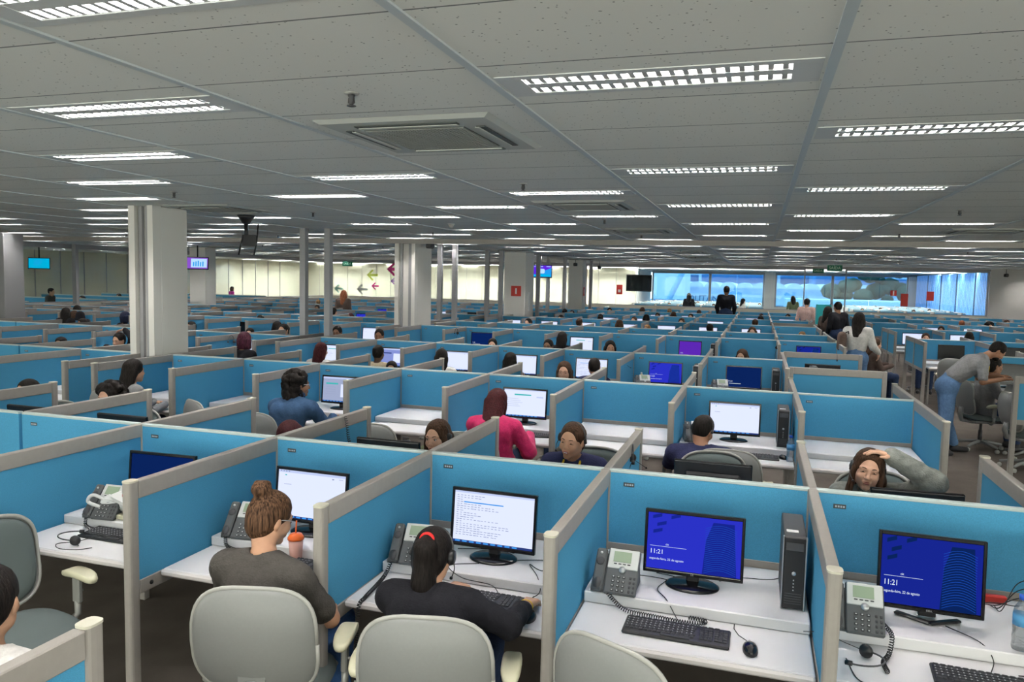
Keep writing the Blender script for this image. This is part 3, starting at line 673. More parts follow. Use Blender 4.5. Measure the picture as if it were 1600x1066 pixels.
def make_chair(fab='seat_fabric'):
    def f():
        r = empty('office_chair'); r['category'] = 'chair'
        bend = lambda x, z: -.235 - .10*(z/.25)*.35 + .55*x*x - .05*math.cos(z*6)
        T = Matrix.Translation((0, 0, .725))
        b = MB().pad(.50, .46, .034, .0, e=3.2, n=40, curve=bend, T=T, p=3, taper=-.02); b.build('back_shell', 'shell_grey', r)
        rim = []
        for i in range(41):
            a = 2*PI*i/40; c_, s_ = math.cos(a), math.sin(a); x = .253*math.copysign(abs(c_)**(2/3.2), c_); z = .233*math.copysign(abs(s_)**(2/3.2), s_); x *= 1-.02*z/.47; rim.append((x, bend(x, z)+.003, z+.725))
        MB().tube(rim, .009, 8).build('shell_rim', 'shell_rim', r)
        MB().pad(.475, .435, .0, .055, e=3.2, n=36, curve=lambda x, z: bend(x, z)+.004, T=T, p=4).build('back_cushion', fab, r)
        cv = MB(); P = [(-.055, -.12), (.055, -.12), (.055, 0)]+[(.055*math.cos(q*PI/8), .055*math.sin(q*PI/8)) for q in range(1, 8)]+[(-.055, 0)]
        cv.prism(P, 0, .012, T=Matrix.Translation((0, -.282, .63)) @ Matrix.Rotation(PI/2, 4, 'X') @ Matrix.Scale(-1, 4, (0, 0, 1))); cv.build('back_cover', 'shell_grey', r)
        MB().tube([(0, -.275, .58), (0, -.29, .50), (0, -.26, .41), (0, -.12, .385), (0, 0, .38)], [.028, .030, .030, .028, .026], 10).build('back_bar', 'shell_grey', r)
        R = Matrix.Translation((0, .02, .43)) @ Matrix.Rotation(PI/2, 4, 'X')
        MB().pad(.49, .47, .02, .055, e=3, n=36, curve=lambda x, z: 0, T=R @ Matrix.Scale(-1, 4, (0, 1, 0)) if False else Matrix.Translation((0, .02, .44)) @ Matrix(((1, 0, 0, 0), (0, 0, 1, 0), (0, 1, 0, 0), (0, 0, 0, 1))), p=4).build('seat', fab, r)
        MB().box((0, .02, .408), (.44, .42, .03), ch=.012).build('seat_pan', 'shell_grey', r)
        for s_ in (-1, 1):
            a = MB().tube([(s_*.17, .0, .40), (s_*.25, .0, .395), (s_*.305, .0, .43), (s_*.305, .0, .50)], .017, 8); a.box((s_*.305, 0, .56), (.026, .055, .14), ch=.006); a.build('arm_post', 'metal_grey', r)
            MB().tube([(s_*.30, 0, .545), (s_*.335, 0, .545)], .007, 6).build('adjuster', 'metal_grey', r)
            p = MB(); P = [(.042*math.copysign(abs(math.cos(t))**.7, math.cos(t)), .125*math.copysign(abs(math.sin(t))**.75, math.sin(t))) for t in [2*PI*i/24 for i in range(24)]]
            prof = [(.78, 0), (.96, .006), (1, .016), (.96, .030), (.80, .036)]
            vs = [(s_*.305+x*k_, .02+y*k_, .632+z - (.02*(abs(y)/.125)**3)) for k_, z in prof for x, y in P]; n = 24
            fs = [(j*n+i, j*n+(i+1) % n, (j+1)*n+(i+1) % n, (j+1)*n+i) for j in range(4) for i in range(n)] + [tuple(range(n))[::-1], tuple(range(4*n, 5*n))]
            p.add(vs, fs, smooth=True); p.build('armrest', 'arm_cream', r)
        MB().lathe([(.026, .12), (.026, .27), (.017, .272), (.017, .40)], 14).build('gas_column', 'dark_grey', r)
        MB().lathe([(.034, .085), (.045, .10), (.034, .135)], 14).build('hub', 'shell_grey', r)
        for i in range(5):
            a = 2*PI*i/5+.3; c_, s_ = math.cos(a), math.sin(a)
            l = MB().tube([(.03*c_, .03*s_, .115), (.16*c_, .16*s_, .10), (.29*c_, .29*s_, .075)], [.024, .021, .015], 8); o = l.build('base_leg', 'shell_grey', r)
            MB().lathe([(.0, -.022), (.024, -.02), (.027, 0), (.024, .02), (0, .022)], 12, T=Matrix.Translation((.29*c_, .29*s_, .028)) @ Matrix.Rotation(a+PI/2, 4, 'Z') @ Matrix.Rotation(PI/2, 4, 'Y')).build('caster', 'shell_rim', o)
        return r
    return f
CHAIR = proto(make_chair())
# screens
emis('pg_white', (.72, .78, 1.0), 1.0); emis('pg_head', (.50, .58, .85), 1); emis('pg_line', (.28, .32, .48), 1); emis('pg_blue', (.05, .30, .80), 1); emis('pg_task', (.02, .04, .18), 1)
emis('pg_teal', (.05, .45, .45), 1); emis('pg_grey', (.33, .38, .55), 1); emis('pg_lav', (.22, .27, .62), 1); emis('lk_blue', (.022, .03, .52), 1); emis('lk_deep', (.008, .018, .26), 1); emis('lk_navy', (.003, .016, .10), 1); emis('lk_arc', (.012, .08, .50), 1)
emis('lk_text', (.75, .85, 1), 1); emis('lk_violet', (.10, .02, .42), 1); emis('pg_green', (.1, .6, .2), 1); emis('lk_soft', (.03, .06, .62), 1)
SW, SH = .43, .265
def sr(s, x0, x1, z0, z1, y, mi): s.add([(x0*SW, y, z0*SH), (x1*SW, y, z0*SH), (x1*SW, y, z1*SH), (x0*SW, y, z1*SH)], [(0, 1, 2, 3)], mi)
def scr(kind):
    s = MB(); y0, y1, y2 = -.0005, -.0012, -.0018
    if kind in ('code', 'page', 'app', 'bluepage', 'greenbar'):
        s.mats = ['pg_white', 'pg_head', 'pg_line', 'pg_blue', 'pg_task', 'pg_teal', 'pg_grey', 'pg_lav']
        sr(s, -.5, .5, -.5, .5, y0, 7 if kind == 'bluepage' else (6 if kind == 'app' else 0)); sr(s, -.5, .5, -.5, -.455, y1, 4)
        for i in range(9): sr(s, -.47+.09*i, -.41+.09*i, -.492, -.463, y2, 3)
        q = random.Random(len(kind))
        if kind == 'code':
            sr(s, -.5, .5, .455, .5, y1, 1)
            for i in range(19):
                z = .40-.042*i; ln = q.uniform(.25, .72)
                if i in (2, 7, 12): ln = .12
                for a in range(int(ln/.045)): sr(s, -.47+.045*a, -.47+.045*a+q.uniform(.02, .040), z, z+.012, y1, 2)
            sr(s, -.38, .12, .27, .292, y2, 3)
        if kind == 'page':
            sr(s, -.5, .5, .44, .5, y1, 1)
            for i in range(4): sr(s, -.47+.04*i, -.45+.04*i, .455, .48, y2, 2)
            sr(s, -.40, -.375, .375, .40, y1, 5); sr(s, -.41, -.30, .19, .20, y1, 2); sr(s, .30, .33, .385, .41, y1, 2); sr(s, .40, .46, .40, .41, y1, 2)
        if kind == 'greenbar':
            sr(s, -.5, .5, .46, .5, y1, 1); sr(s, -.25, .15, .28, .33, y1, 5)
            for i in range(5): sr(s, -.45, -.15+.05*(i % 3), .15-.07*i, .158-.07*i, y1, 2)
            sr(s, .28, .44, .22, .27, y1, 1)
        if kind in ('app', 'bluepage'):
            sr(s, -.5, .5, .42, .5, y1, 1); sr(s, -.42, -.08, .20, .26, y1, 5 if kind == 'app' else 4); sr(s, 0, .42, -.30, .22, y1, 0)
            for i in range(4): sr(s, -.42, -.15, .08-.09*i, .09-.09*i, y1, 2)
    elif kind == 'off': s.mats = ['black_gloss']; sr(s, -.5, .5, -.5, .5, y0, 0)
    else:
        base = {'lock': 'lk_blue', 'lockdell': 'lk_deep', 'navy': 'lk_navy', 'violet': 'lk_violet'}[kind]
        s.mats = [base, 'lk_arc' if kind != 'navy' else 'lk_deep', 'lk_text', 'lk_deep' if kind == 'lock' else 'lk_navy', 'lk_soft']
        sr(s, -.5, .5, -.5, .5, y0, 0)
        if kind != 'violet' and kind != 'navy':
            for i, (a, z) in enumerate(((-.45, .38), (-.40, .25), (-.44, .12), (-.25, .40))):
                s.add([(a*SW, y1, z*SH), ((a+.10)*SW, y1, (z+.05)*SH), ((a+.10)*SW, y1, (z+.11)*SH), (a*SW, y1, (z+.06)*SH)], [(0, 1, 2, 3)], 3)
            s.add([(.10*SW, y1, -.5*SH), (.46*SW, y1, -.5*SH), (.42*SW, y1, .42*SH), (.20*SW, y1, .42*SH), (.13*SW, y1, .1*SH)], [(0, 1, 2, 3, 4)], 3)
            for i in range(22):
                z = .30-.037*i; P = []
                for q_ in range(9):
                    x = .12+.33*q_/8; P.append((x*SW, (z+.07*math.sin(PI*q_/8))*SH))
                for q_ in range(8):
                    (a, za), (b_, zb) = P[q_], P[q_+1]; s.add([(a, y2, za), (b_, y2, zb), (b_, y2, zb+.0016), (a, y2, za+.0016)], [(0, 1, 2, 3)], 1)
    return s
def make_monitor(kind, brand=None, square=False, scale=1):
    def f():
        r = empty('monitor'); r['category'] = 'monitor'; zc = .205; k = (.90, 1.12) if square else (1, 1)
        T = Matrix.Translation((0, 0, zc)) @ Matrix.Rotation(-.10, 4, 'X'); W_, H_ = SW*k[0]+.028, SH*k[1]+.034
        b = MB()                              # bezel ring
        for s_ in (-1, 1): b.box((s_*(W_/2-.007), .010, 0), (.014, .024, H_), ch=.003, T=T); b.box((0, .010, s_*(H_/2-.0085)), (W_-.02, .024, .017), ch=.003, T=T)
        b.build('bezel', 'black_gloss', r)
        MB().box((0, .020, 0), (W_-.006, .016, H_-.006), ch=.004, T=T).box((0, .036, -.01), (W_*.72, .03, H_*.66), ch=.014, T=T).build('rear_housing', 'black_plastic', r)
        s = scr(kind)
        o = s.build('screen', s.mats, r); o.matrix_local = T @ Matrix.Translation((0, .006, .002)) @ Matrix.Diagonal((k[0], 1, k[1], 1))
        if kind in ('lock', 'lockdell'):
            for txt, sz, x, z in (('11:21', .030, -.47, -.20), ('segunda-feira, 22 de agosto', .0145, -.47, -.325), ('cbt', .012, -.30, -.06)):
                q = text(txt, sz, 'lk_text', o, (x*SW, -.002, z*SH), name='screen_lettering', ext=.0001, align='LEFT')
            ln = MB().box((-.27*SW, -.002, -.10*SH), (.17, .0004, .0012)); ln.build('screen_rule', 'lk_text', o)
        if kind in ('navy', 'violet'):
            text('11:21', .026, 'lk_text', o, (-.45*SW, -.002, -.22*SH), name='screen_lettering', ext=.0001, align='LEFT'); MB().box((-.25*SW, -.002, -.33*SH), (.15, .0004, .004)).build('screen_rule', 'lk_text', o)
        if brand: text(brand, .011, 'key_mark', r, tuple(T @ Vector((0, -.0035, -H_/2+.009))), (PI/2-.10, 0, 0), 'brand_lettering', .0002)
        if square:
            for s_ in (-1, 1): MB().box((0, 0, 0), (.15, .03, .012), ch=.005, T=Matrix.Translation((s_*.062, -.010, .008)) @ Matrix.Rotation(s_*.55, 4, 'Z')).build('foot', 'black_plastic', r)
            MB().box((0, .035, .07), (.07, .02, .13), ch=.004).build('neck', 'black_plastic', r)
        else:
            MB().lathe([(.125, 0), (.125, .006), (.11, .014), (.04, .020), (.03, .022)], 36, sy=.78, T=Matrix.Translation((0, .02, 0))).build('base', 'black_gloss', r)
            MB().box((0, .04, .065), (.06, .035, .12), ch=.008).build('neck', 'black_plastic', r)
        return r
    return f
MON = {}
for kd, br, sq in (('code', None, 0), ('page', None, 0), ('app', None, 0), ('bluepage', None, 0), ('greenbar', None, 0), ('off', None, 0), ('lock', 'LG', 0), ('lockdell', 'DELL', 1), ('navy', None, 0), ('violet', None, 1)):
    MON[kd] = proto(make_monitor(kd, br, sq))
def make_tower():
    r = empty('computer_tower'); r['category'] = 'computer'
    MB().box((0, .17, .165), (.096, .36, .33), ch=.005).build('case', 'dark_grey', r)
    MB().box((0, -.012, .165), (.090, .012, .322), ch=.004).build('front_panel', 'black_plastic', r)
    for s_ in (-1, 1): MB().box((s_*.0475, -.010, .165), (.006, .018, .33), ch=.002).build('silver_edge', 'silver', r)
    g_ = MB(); [g_.box((0, -.020, .03+.011*i), (.07, .003, .004)) for i in range(5)]; g_.build('grille', 'dark_grey', r)
    MB().box((0, -.0195, .285), (.072, .003, .035), ch=.001).build('drive_door', 'dark_grey', r)
    MB().lathe([(0, 0), (.009, 0), (.009, .002), (0, .002)], 16, T=Matrix.Translation((0, -.0185, .165)) @ Matrix.Rotation(PI/2, 4, 'X')).build('round_badge', 'silver', r)
    q = MB(); [q.box((0, -.0195, .135-.015*i), (.005, .003, .005)) for i in range(4)]; q.build('ports', 'key_mark', r)
    MB().box((-.01, .06, .3315), (.05, .03, .003)).build('sticker', 'sign_white', r)
    return r
TOWER = proto(make_tower)
def make_keyboard():
    r = empty('keyboard'); r['category'] = 'keyboard'; T = Matrix.Rotation(.05, 4, 'X')
    MB().box((0, 0, .010), (.44, .15, .014), ch=.005, T=T).build('base', 'black_plastic', r)
    def keys(nm, xs, rows, wd, dz=0):
        k = MB()
        for j in range(rows):
            for i in range(len(xs)):
                k.box((xs[i]+.004*((rows-j) % 3 if len(xs) > 6 else 0), .042-.0195*j, .019+dz), (wd, .0155, .006), ch=.002, T=T)
        k.build(nm, 'key_grey', r)
    keys('letter_keys', [-.205+.0192*i for i in range(15)], 5, .0165); keys('arrow_keys', [.107, .126, .145] if False else [.105, .123, .141], 5, .0155); keys('number_keys', [.166, .1835, .201], 5, .0155)
    MB().box((0, -.055, .019), (.12, .0155, .006), ch=.002, T=T).build('space_bar', 'key_grey', r)
    f = MB(); [f.box((-.20+.026*i, .065, .018), (.02, .010, .005), ch=.002, T=T) for i in range(15)]; f.build('function_keys', 'key_grey', r)
    lg = MB(); [lg.box((-.205+.0192*i, .042-.0195*j, .0223), (.005, .005, .0006), T=T) for i in range(15) for j in range(4)]; lg.build('key_legends', 'key_mark', r)
    return r
KEYB = proto(make_keyboard)
def make_mouse():
    r = empty('computer_mouse'); r['category'] = 'mouse'; b = MB(); n = 20; vs = []; fs = []
    prof = [(1, 0), (1.03, .008), (.95, .020), (.75, .029), (.4, .034), (0.001, .035)]
    for k_, z in prof:
        for i in range(n):
            a = 2*PI*i/n; vs.append((.030*k_*math.cos(a)*(1-.12*math.cos(2*a)*0), .054*k_*math.sin(a), z*(1-.15*math.sin(a)*k_)))
    for j in range(5): fs += [(j*n+i, j*n+(i+1) % n, (j+1)*n+(i+1) % n, (j+1)*n+i) for i in range(n)]
    b.add(vs, fs, smooth=True); b.build('shell', 'black_gloss', r)
    MB().tube([(0, .025, .031), (0, .040, .026)], .004, 8).build('wheel', 'key_mark', r); MB().box((0, .03, .0), (.002, .04, .058), ch=.0005).build('button_gap', 'dark_grey', r) if False else None
    MB().tube([(0, .05, .01), (-.01, .09, .004), (-.035, .13, .003), (-.05, .19, .003), (-.045, .235, .003)], .0018, 6).build('cable', 'black_cable', r)
    return r
MOUSE = proto(make_mouse)
def coil(pts, rad, turns, wire=.0022, n=7):    # coiled cord along a polyline
    P = [Vector(p) for p in pts]; L = [0]
    for a, b_ in zip(P, P[1:]): L.append(L[-1]+(b_-a).length)
    out = []; N = turns*n; up_ = Vector((0, 0, 1))
    for i in range(N+1):
        t = L[-1]*i/N; j = max(q for q in range(len(L)) if L[q] <= t+1e-9); j = min(j, len(P)-2)
        u = (t-L[j])/(L[j+1]-L[j]); p = P[j].lerp(P[j+1], u); d = (P[j+1]-P[j]).normalized(); s_ = d.cross(up_) if abs(d.z) < .9 else Vector((1, 0, 0)); s_.normalize(); v = s_.cross(d)
        a = 2*PI*i/n; out.append(p + s_*math.cos(a)*rad + v*math.sin(a)*rad)
    return out
def smooth_path(pts, n=8):                     # Catmull-Rom
    P = [Vector(p) for p in pts]; P = [P[0]*2-P[1]] + P + [P[-1]*2-P[-2]]; out = []
    for i in range(1, len(P)-2):
        for j in range(n):
            t = j/n; a, b_, c_, d = P[i-1:i+3]
            out.append(.5*((2*b_)+(c_-a)*t+(2*a-5*b_+4*c_-d)*t*t+(3*b_-a-3*c_+d)*t**3))
    return out + [P[-2]]
def make_phone(cord='front'):
    def f():
        r = empty('desk_phone'); r['category'] = 'telephone'; A = .86; T = Matrix.Translation((0, -.035, .075)) @ Matrix.Rotation(A, 4, 'X')
        # wedge foot under the tilted face
        MB().add([(-.10, -.105, 0), (.10, -.105, 0), (.10, .085, 0), (-.10, .085, 0), (-.10, -.105, .012), (.10, -.105, .012), (.10, .035, .135), (-.10, .035, .135)], [(0, 3, 2, 1), (0, 1, 5, 4), (1, 2, 6, 5), (2, 3, 7, 6), (3, 0, 4, 7), (4, 5, 6, 7)]).build('foot', 'phone_grey', r)
        b = MB().box((.035, 0, .012), (.15, .215, .022), ch=.006, T=T).build('body', 'phone_grey', r)
        d = MB().box((.035, .057, .025), (.14, .095, .008), ch=.003, T=T).build('display_surround', 'phone_silver', r)
        MB().box((.030, .066, .030), (.082, .050, .003), T=T).build('display', 'lcd_green', d)
        q = MB(); [q.box((.000+.021*i, .032, .030), (.014, .005, .003), ch=.001, T=T) for i in range(4)]; q.build('soft_keys', 'dark_grey', d)
        MB().lathe([(.016, .0), (.016, .006), (0, .007)], 18, T=T @ Matrix.Translation((.035, .006, .024))).build('navigation_key', 'silver', r)
        q = MB(); [q.box((.000+.024*i, -.028-.021*j, .025), (.014, .011, .005), ch=.002, T=T) for i in range(3) for j in range(4)]; q.build('dial_keys', 'dark_grey', r)
        q = MB(); [q.box((.000+.024*i, -.028-.021*j, .0285), (.006, .004, .0008), T=T) for i in range(3) for j in range(4)]; q.build('key_legends', 'phone_silver', r)
        q = MB(); [q.box((.078+.018*i, -.028-.021*j, .025), (.010, .012, .005), ch=.002, T=T) for i in range(2) for j in range(4)]; q.build('function_keys', 'dark_grey', r)
        h_ = MB().box((-.070, 0, .018), (.050, .20, .028), ch=.008, T=T); h_ = h_.build('handset', 'phone_grey', r)
        q = MB(); q.lathe([(0, 0), (.020, 0), (.020, .004), (.014, .006)], 18, T=T @ Matrix.Translation((-.070, .035, .031))); q.build('earpiece', 'dark_grey', h_)
        q = MB(); q.lathe([(0, 0), (.019, 0), (.019, .005), (.0, .006)], 18, T=T @ Matrix.Translation((-.070, -.07, .031)), sy=1.35); q.build('cradle', 'dark_grey', h_)
        MB().lathe([(0, 0), (.006, 0), (.006, .005), (0, .006)], 10, T=T @ Matrix.Translation((-.070, .075, .031))).build('hook', 'phone_silver', h_)
        paths = {'front': [(-.03, -.10, .010), (.02, -.135, -.020), (.08, -.165, -.042), (.20, -.18, -.042), (.33, -.19, -.042), (.41, -.17, -.042), (.42, -.14, -.042), (.35, -.135, -.042)],
                 'short': [(-.07, -.11, .010), (-.04, -.145, -.030), (.06, -.165, -.042), (.13, -.155, -.042), (.17, -.20, -.042), (.22, -.21, -.042)],
                 'down': [(.11, -.04, .03), (.135, -.10, .012), (.12, -.16, -.040), (.09, -.24, -.042), (.095, -.32, -.042)],
                 'left': [(-.08, -.10, .010), (-.09, -.16, -.040), (-.085, -.30, -.042), (-.085, -.44, -.042), (-.09, -.505, -.07), (-.09, -.52, -.30), (-.08, -.53, -.55)]}[cord]
        L = sum((Vector(a)-Vector(b_)).length for a, b_ in zip(paths, paths[1:]))
        MB().tube(coil(smooth_path(paths, 5), .0085, int(L/.0105)), .0022, 5).build('coiled_cord', 'black_cable', r)
        return r
    return f
PHONE = {c_: proto(make_phone(c_)) for c_ in ('front', 'short', 'down', 'left')}
def head_arc(r, n=16, rad=.078): return [(rad*math.cos(PI*i/n), 0, rad*1.25*math.sin(PI*i/n)) for i in range(n+1)]
def make_headset(cable=True):
    def f():
        r = empty('headset'); r['category'] = 'headset'
        MB().tube(head_arc(0), .0035, 6).build('headband', 'dark_grey', r)
        MB().lathe([(0, -.012), (.024, -.010), (.028, 0), (.024, .012), (0, .013)], 18, T=Matrix.Translation((.074, 0, -.005)) @ Matrix.Rotation(PI/2, 4, 'Y')).build('ear_cushion', 'black_plastic', r)
        MB().tube([(-.078, 0, -.012), (-.074, 0, .012)], .010, 8).build('temple_pad', 'black_plastic', r)
        m_ = MB().tube(smooth_path([(.080, 0, -.01), (.082, -.04, -.035), (.065, -.085, -.06)], 5), .002, 6).build('microphone_boom', 'black_plastic', r)
        MB().lathe([(0, -.006), (.006, -.004), (.006, .004), (0, .006)], 8, T=Matrix.Translation((.062, -.09, -.062))).build('microphone', 'black_plastic', m_)
        if cable: MB().tube(smooth_path([(.078, .0, -.03), (.06, .02, -.10), (.075, .03, -.17), (.05, .02, -.26)], 6), .0016, 5).build('cable', 'black_cable', r)
        return r
    return f
HEADSET = proto(make_headset(True))
mat('bottle_blue', (.02, .10, .55), .4); mat('label_blue', (.10, .35, .65), .5); mat('orange_cap', (.9, .16, .03), .35); mat('tumbler', (.85, .45, .38), .25, alpha=.75); mat('yellow_bottle', (.80, .55, .03), .4); mat('paper_white', (.8, .8, .8), .8)
mat('plastic_bag', (.75, .75, .75), .5, noise=(14, .05)); mat('bag_red', (.6, .05, .08), .6); mat('water', (.8, .9, .95), .05, alpha=.35)
def make_bottle():
    r = empty('water_bottle'); r['category'] = 'bottle'
    MB().lathe([(.030, 0), (.032, .01), (.030, .03), (.032, .05), (.030, .07), (.032, .09), (.032, .15), (.028, .17), (.014, .195), (.013, .205)], 20).build('body', 'clear_plastic', r)
    MB().lathe([(.0325, .10), (.0325, .145)], 20).build('wrap_label', 'label_blue', r)
    MB().lathe([(.015, .203), (.015, .222), (.0, .223)], 14).build('cap', 'bottle_blue', r); return r
BOTTLE = proto(make_bottle)
def make_tape_bottle():
    r = empty('drink_bottle'); r['category'] = 'bottle'
    MB().lathe([(.028, 0), (.030, .01), (.030, .13), (.012, .17)], 18).build('body', 'yellow_bottle', r); MB().lathe([(.013, .17), (.013, .195), (0, .196)], 12).build('cap', 'paper_white', r); return r
YBOT = proto(make_tape_bottle)

def bay(blk, r, k, side):                     # centre of the bay at the spine, frame with -y towards the user
    if blk == 'R': x = node(blk, r, k)+.51
    else: x = (node(blk, r, k)+node(blk, r, k+1))/2
    return x, spine_y(blk, r), side
def bp(b, dx, dy, z=0): return (b[0]+dx*(-b[2]), b[1]+b[2]*dy, z)      # dx to the user's right, dy away from the screen
def brz(b, a=0): return (0 if b[2] < 0 else PI)+a
def bw(blk, r, k, side): return f'{"near" if side < 0 else "far"} side of {place_words(blk, r, k)}'
SCRW = {'code': 'text-filled', 'page': 'white-screened', 'app': 'grey-paged', 'bluepage': 'lavender-paged', 'greenbar': 'green-barred', 'off': 'black', 'lock': 'bright blue', 'lockdell': 'deep blue', 'navy': 'navy blue', 'violet': 'violet'}
DONE = {}
def put_desk(key):
    if key in DONE: return DONE[key]
    dr = ('leg',) if key[:2] == ('M', 0) and key[3] < 0 else (() if key[1] < 3 or key[0] == 'R' else ('cable_slot', 'beam'))
    b = bay(*key); q = clone(DESK[1.035 if key[0] == 'M' and key[1] == 0 else 1.02], bp(b, 0, 0), brz(b), f'white desk, {bw(*key)}', 'white cubicle desks', drop=dr); DONE[key] = q; return q
def put_mon(key, kind, dx=0, dy=.42, a=0, lab=None):
    put_desk(key); b = bay(*key)
    return clone(MON[kind], bp(b, dx, dy, SZ+.0005), brz(b, a), lab or f'{SCRW[kind]} monitor, {bw(*key)}', 'desktop monitors')
def put_chair(key, dx=0, dy=1.55, a=0, lab=None, z=0):
    b = bay(*key); return clone(CHAIR, bp(b, dx, dy, z), brz(b, a), lab or f'grey swivel chair, {bw(*key)}', 'grey swivel chairs')
def put(pr, key, dx, dy, a=0, lab='', group=None, shelf=False, sc=None, tint=None):
    b = bay(*key); return clone(pr, bp(b, dx, dy, (SZ if shelf else DZ)+.001), brz(b, a), lab, group, sc)
def wire(pts, lab, name='cable', r=.0022, mt='black_cable', group='loose desk cables'):
    o = MB().tube(smooth_path(pts, 7), r, 6).build(name, mt); return tag(o, lab, 'cable', group)

N_ = 'M', 0
# --- front row, camera side: five desks
kA, kB, kC, kD, kE = [('M', 0, k, -1) for k in (4, 3, 2, 1, 0)]
for q in (kA, kB, kC, kD, kE): put_desk(q)
put_desk(('M', 0, 5, -1))
put_mon(kA, 'navy', .0, .40, .05, 'monitor with dark navy screen behind the white plastic bag')
put_mon(kB, 'page', -.02, .40, -.02, 'monitor with white web page before the woman with a hair bun')
put_mon(kC, 'code', .02, .42, -.02, 'monitor full of text lines before the woman with the ponytail')
put_mon(kD, 'lock', -.02, .42, -.0, 'monitor with bright blue lock screen at the empty desk')
put_mon(kE, 'lockdell', -.06, .42, -.03, 'squarer monitor with deep blue lock screen beside the water bottle')
put(TOWER, kD, .42, .50, 0, 'black and silver computer tower on the empty desk', 'computer towers', True)
put(TOWER, kE, .42, .50, 0, 'black computer tower cut off by the right edge of the photo', 'computer towers', True)
put(PHONE['short'], kA, -.25, .53, .10, 'grey desk phone next to the white plastic bag', 'desk phones', True)
put(PHONE['short'], kB, -.34, .52, .15, 'grey desk phone half hidden by the bun woman', 'desk phones', True)
put(PHONE['left'], kC, -.37, .53, .12, 'grey desk phone half hidden by the ponytail', 'desk phones', True)
put(PHONE['front'], kD, -.36, .52, -.02, 'grey desk phone with long coiled cord at the empty desk', 'desk phones', True)
put(PHONE['down'], kE, -.37, .56, -.02, 'grey desk phone beside the deep blue lock screen', 'desk phones', True)
put(KEYB, kA, .0, .72, .0, 'black keyboard mostly behind the leftmost nearby divider', 'keyboards'); put(KEYB, kB, .1, .74, 0, 'black keyboard hidden before the bun woman', 'keyboards')
put(KEYB, kC, .10, .80, -.02, 'black keyboard under the ponytail woman\'s hands', 'keyboards'); put(KEYB, kD, -.05, .82, -.02, 'black keyboard at the empty desk', 'keyboards'); put(KEYB, kE, .10, .84, -.06, 'wide black keyboard beside the desk phone and headset', 'keyboards')
put(MOUSE, kC, .36, .90, 0, 'black mouse under the ponytail woman\'s right hand', 'mice'); put(MOUSE, kD, .25, .87, .1, 'glossy black mouse at the empty desk', 'mice'); put(MOUSE, kE, .42, .86, .5, 'black mouse at the lower right corner', 'mice')
b = bay(*kE); q = clone(HEADSET, bp(b, -.38, .83, DZ+.03), .6, 'black headset lying on the desk below the right-hand phone', 'headsets'); q.rotation_euler = (PI/2*.93, 0, 1.0)
b = bay(*kA); q = clone(HEADSET, bp(b, -.16, .84, DZ+.03), .6, 'black headset lying on the desk by the bagged phone', 'headsets'); q.rotation_euler = (PI/2*.93, 0, -1.0)
put(BOTTLE, kE, .24, .58, 0, 'clear water bottle with blue cap standing beside the blue monitor', None, True)
b = bay(*kE); tag(MB().box((0, 0, 0), (.10, .03, .035), ch=.004).build('power_strip', 'red_sign'), 'small red power box behind the water bottle', 'power strip').location = bp(b, .27, .10, SZ+.019)
t = empty('tumbler', bp(bay(*kB), .06, .66, DZ+.001), 0, 'translucent pink tumbler with orange lid and straw', 'cup')
MB().lathe([(.028, 0), (.030, .005), (.038, .115)], 24).build('cup', 'tumbler', t); MB().lathe([(.042, .112), (.042, .122), (.030, .140), (0, .145)], 24).build('lid', 'orange_cap', t); MB().tube([(0, 0, .14), (.004, 0, .21)], .004, 8).build('straw', 'orange_cap', t)
# white plastic bag on a book
bb = bay(*kA); o = empty('plastic_bag', bp(bb, -.10, .50, SZ+.03), 0, 'crumpled white plastic carrier bag lying beside the phone', 'bag'); g_ = MB(); q = random.Random(3)
for j in range(11):
    for i in range(16):
        u, v = j/10*PI, i/16*2*PI; rr = 1+.22*math.sin(3*v+2*u)+.14*math.sin(7*v-4*u)+q.uniform(-.08, .08)
        g_.v.append((.17*rr*math.sin(u)*math.cos(v), .11*rr*math.sin(u)*math.sin(v), max(-.02, .055+.065*rr*math.cos(u))))
g_.f = [(j*16+i, j*16+(i+1) % 16, (j+1)*16+(i+1) % 16, (j+1)*16+i) for j in range(10) for i in range(16)]; g_.m = [0]*160; g_.sm = [False]*160
g_.build('sack', 'plastic_bag', o); h_ = MB().tube(smooth_path([(-.12, -.07, .06), (-.19, -.11, .10), (-.22, -.12, .06), (-.15, -.10, .03)], 6), .010, 8); h_.build('handle', 'plastic_bag', o)
pr = MB(); [pr.box((.02+.035*i, -.098-.01*(i % 2), .115-.012*i), (.022, .004, .016)) for i in range(4)]; pr.build('print', 'bag_red', o)
tag(MB().box((0, 0, .012), (.20, .15, .024), ch=.003).build('book', 'arm_cream'), 'thick closed book under the plastic bag', 'book').location = bp(bb, -.12, .52, SZ+.001)
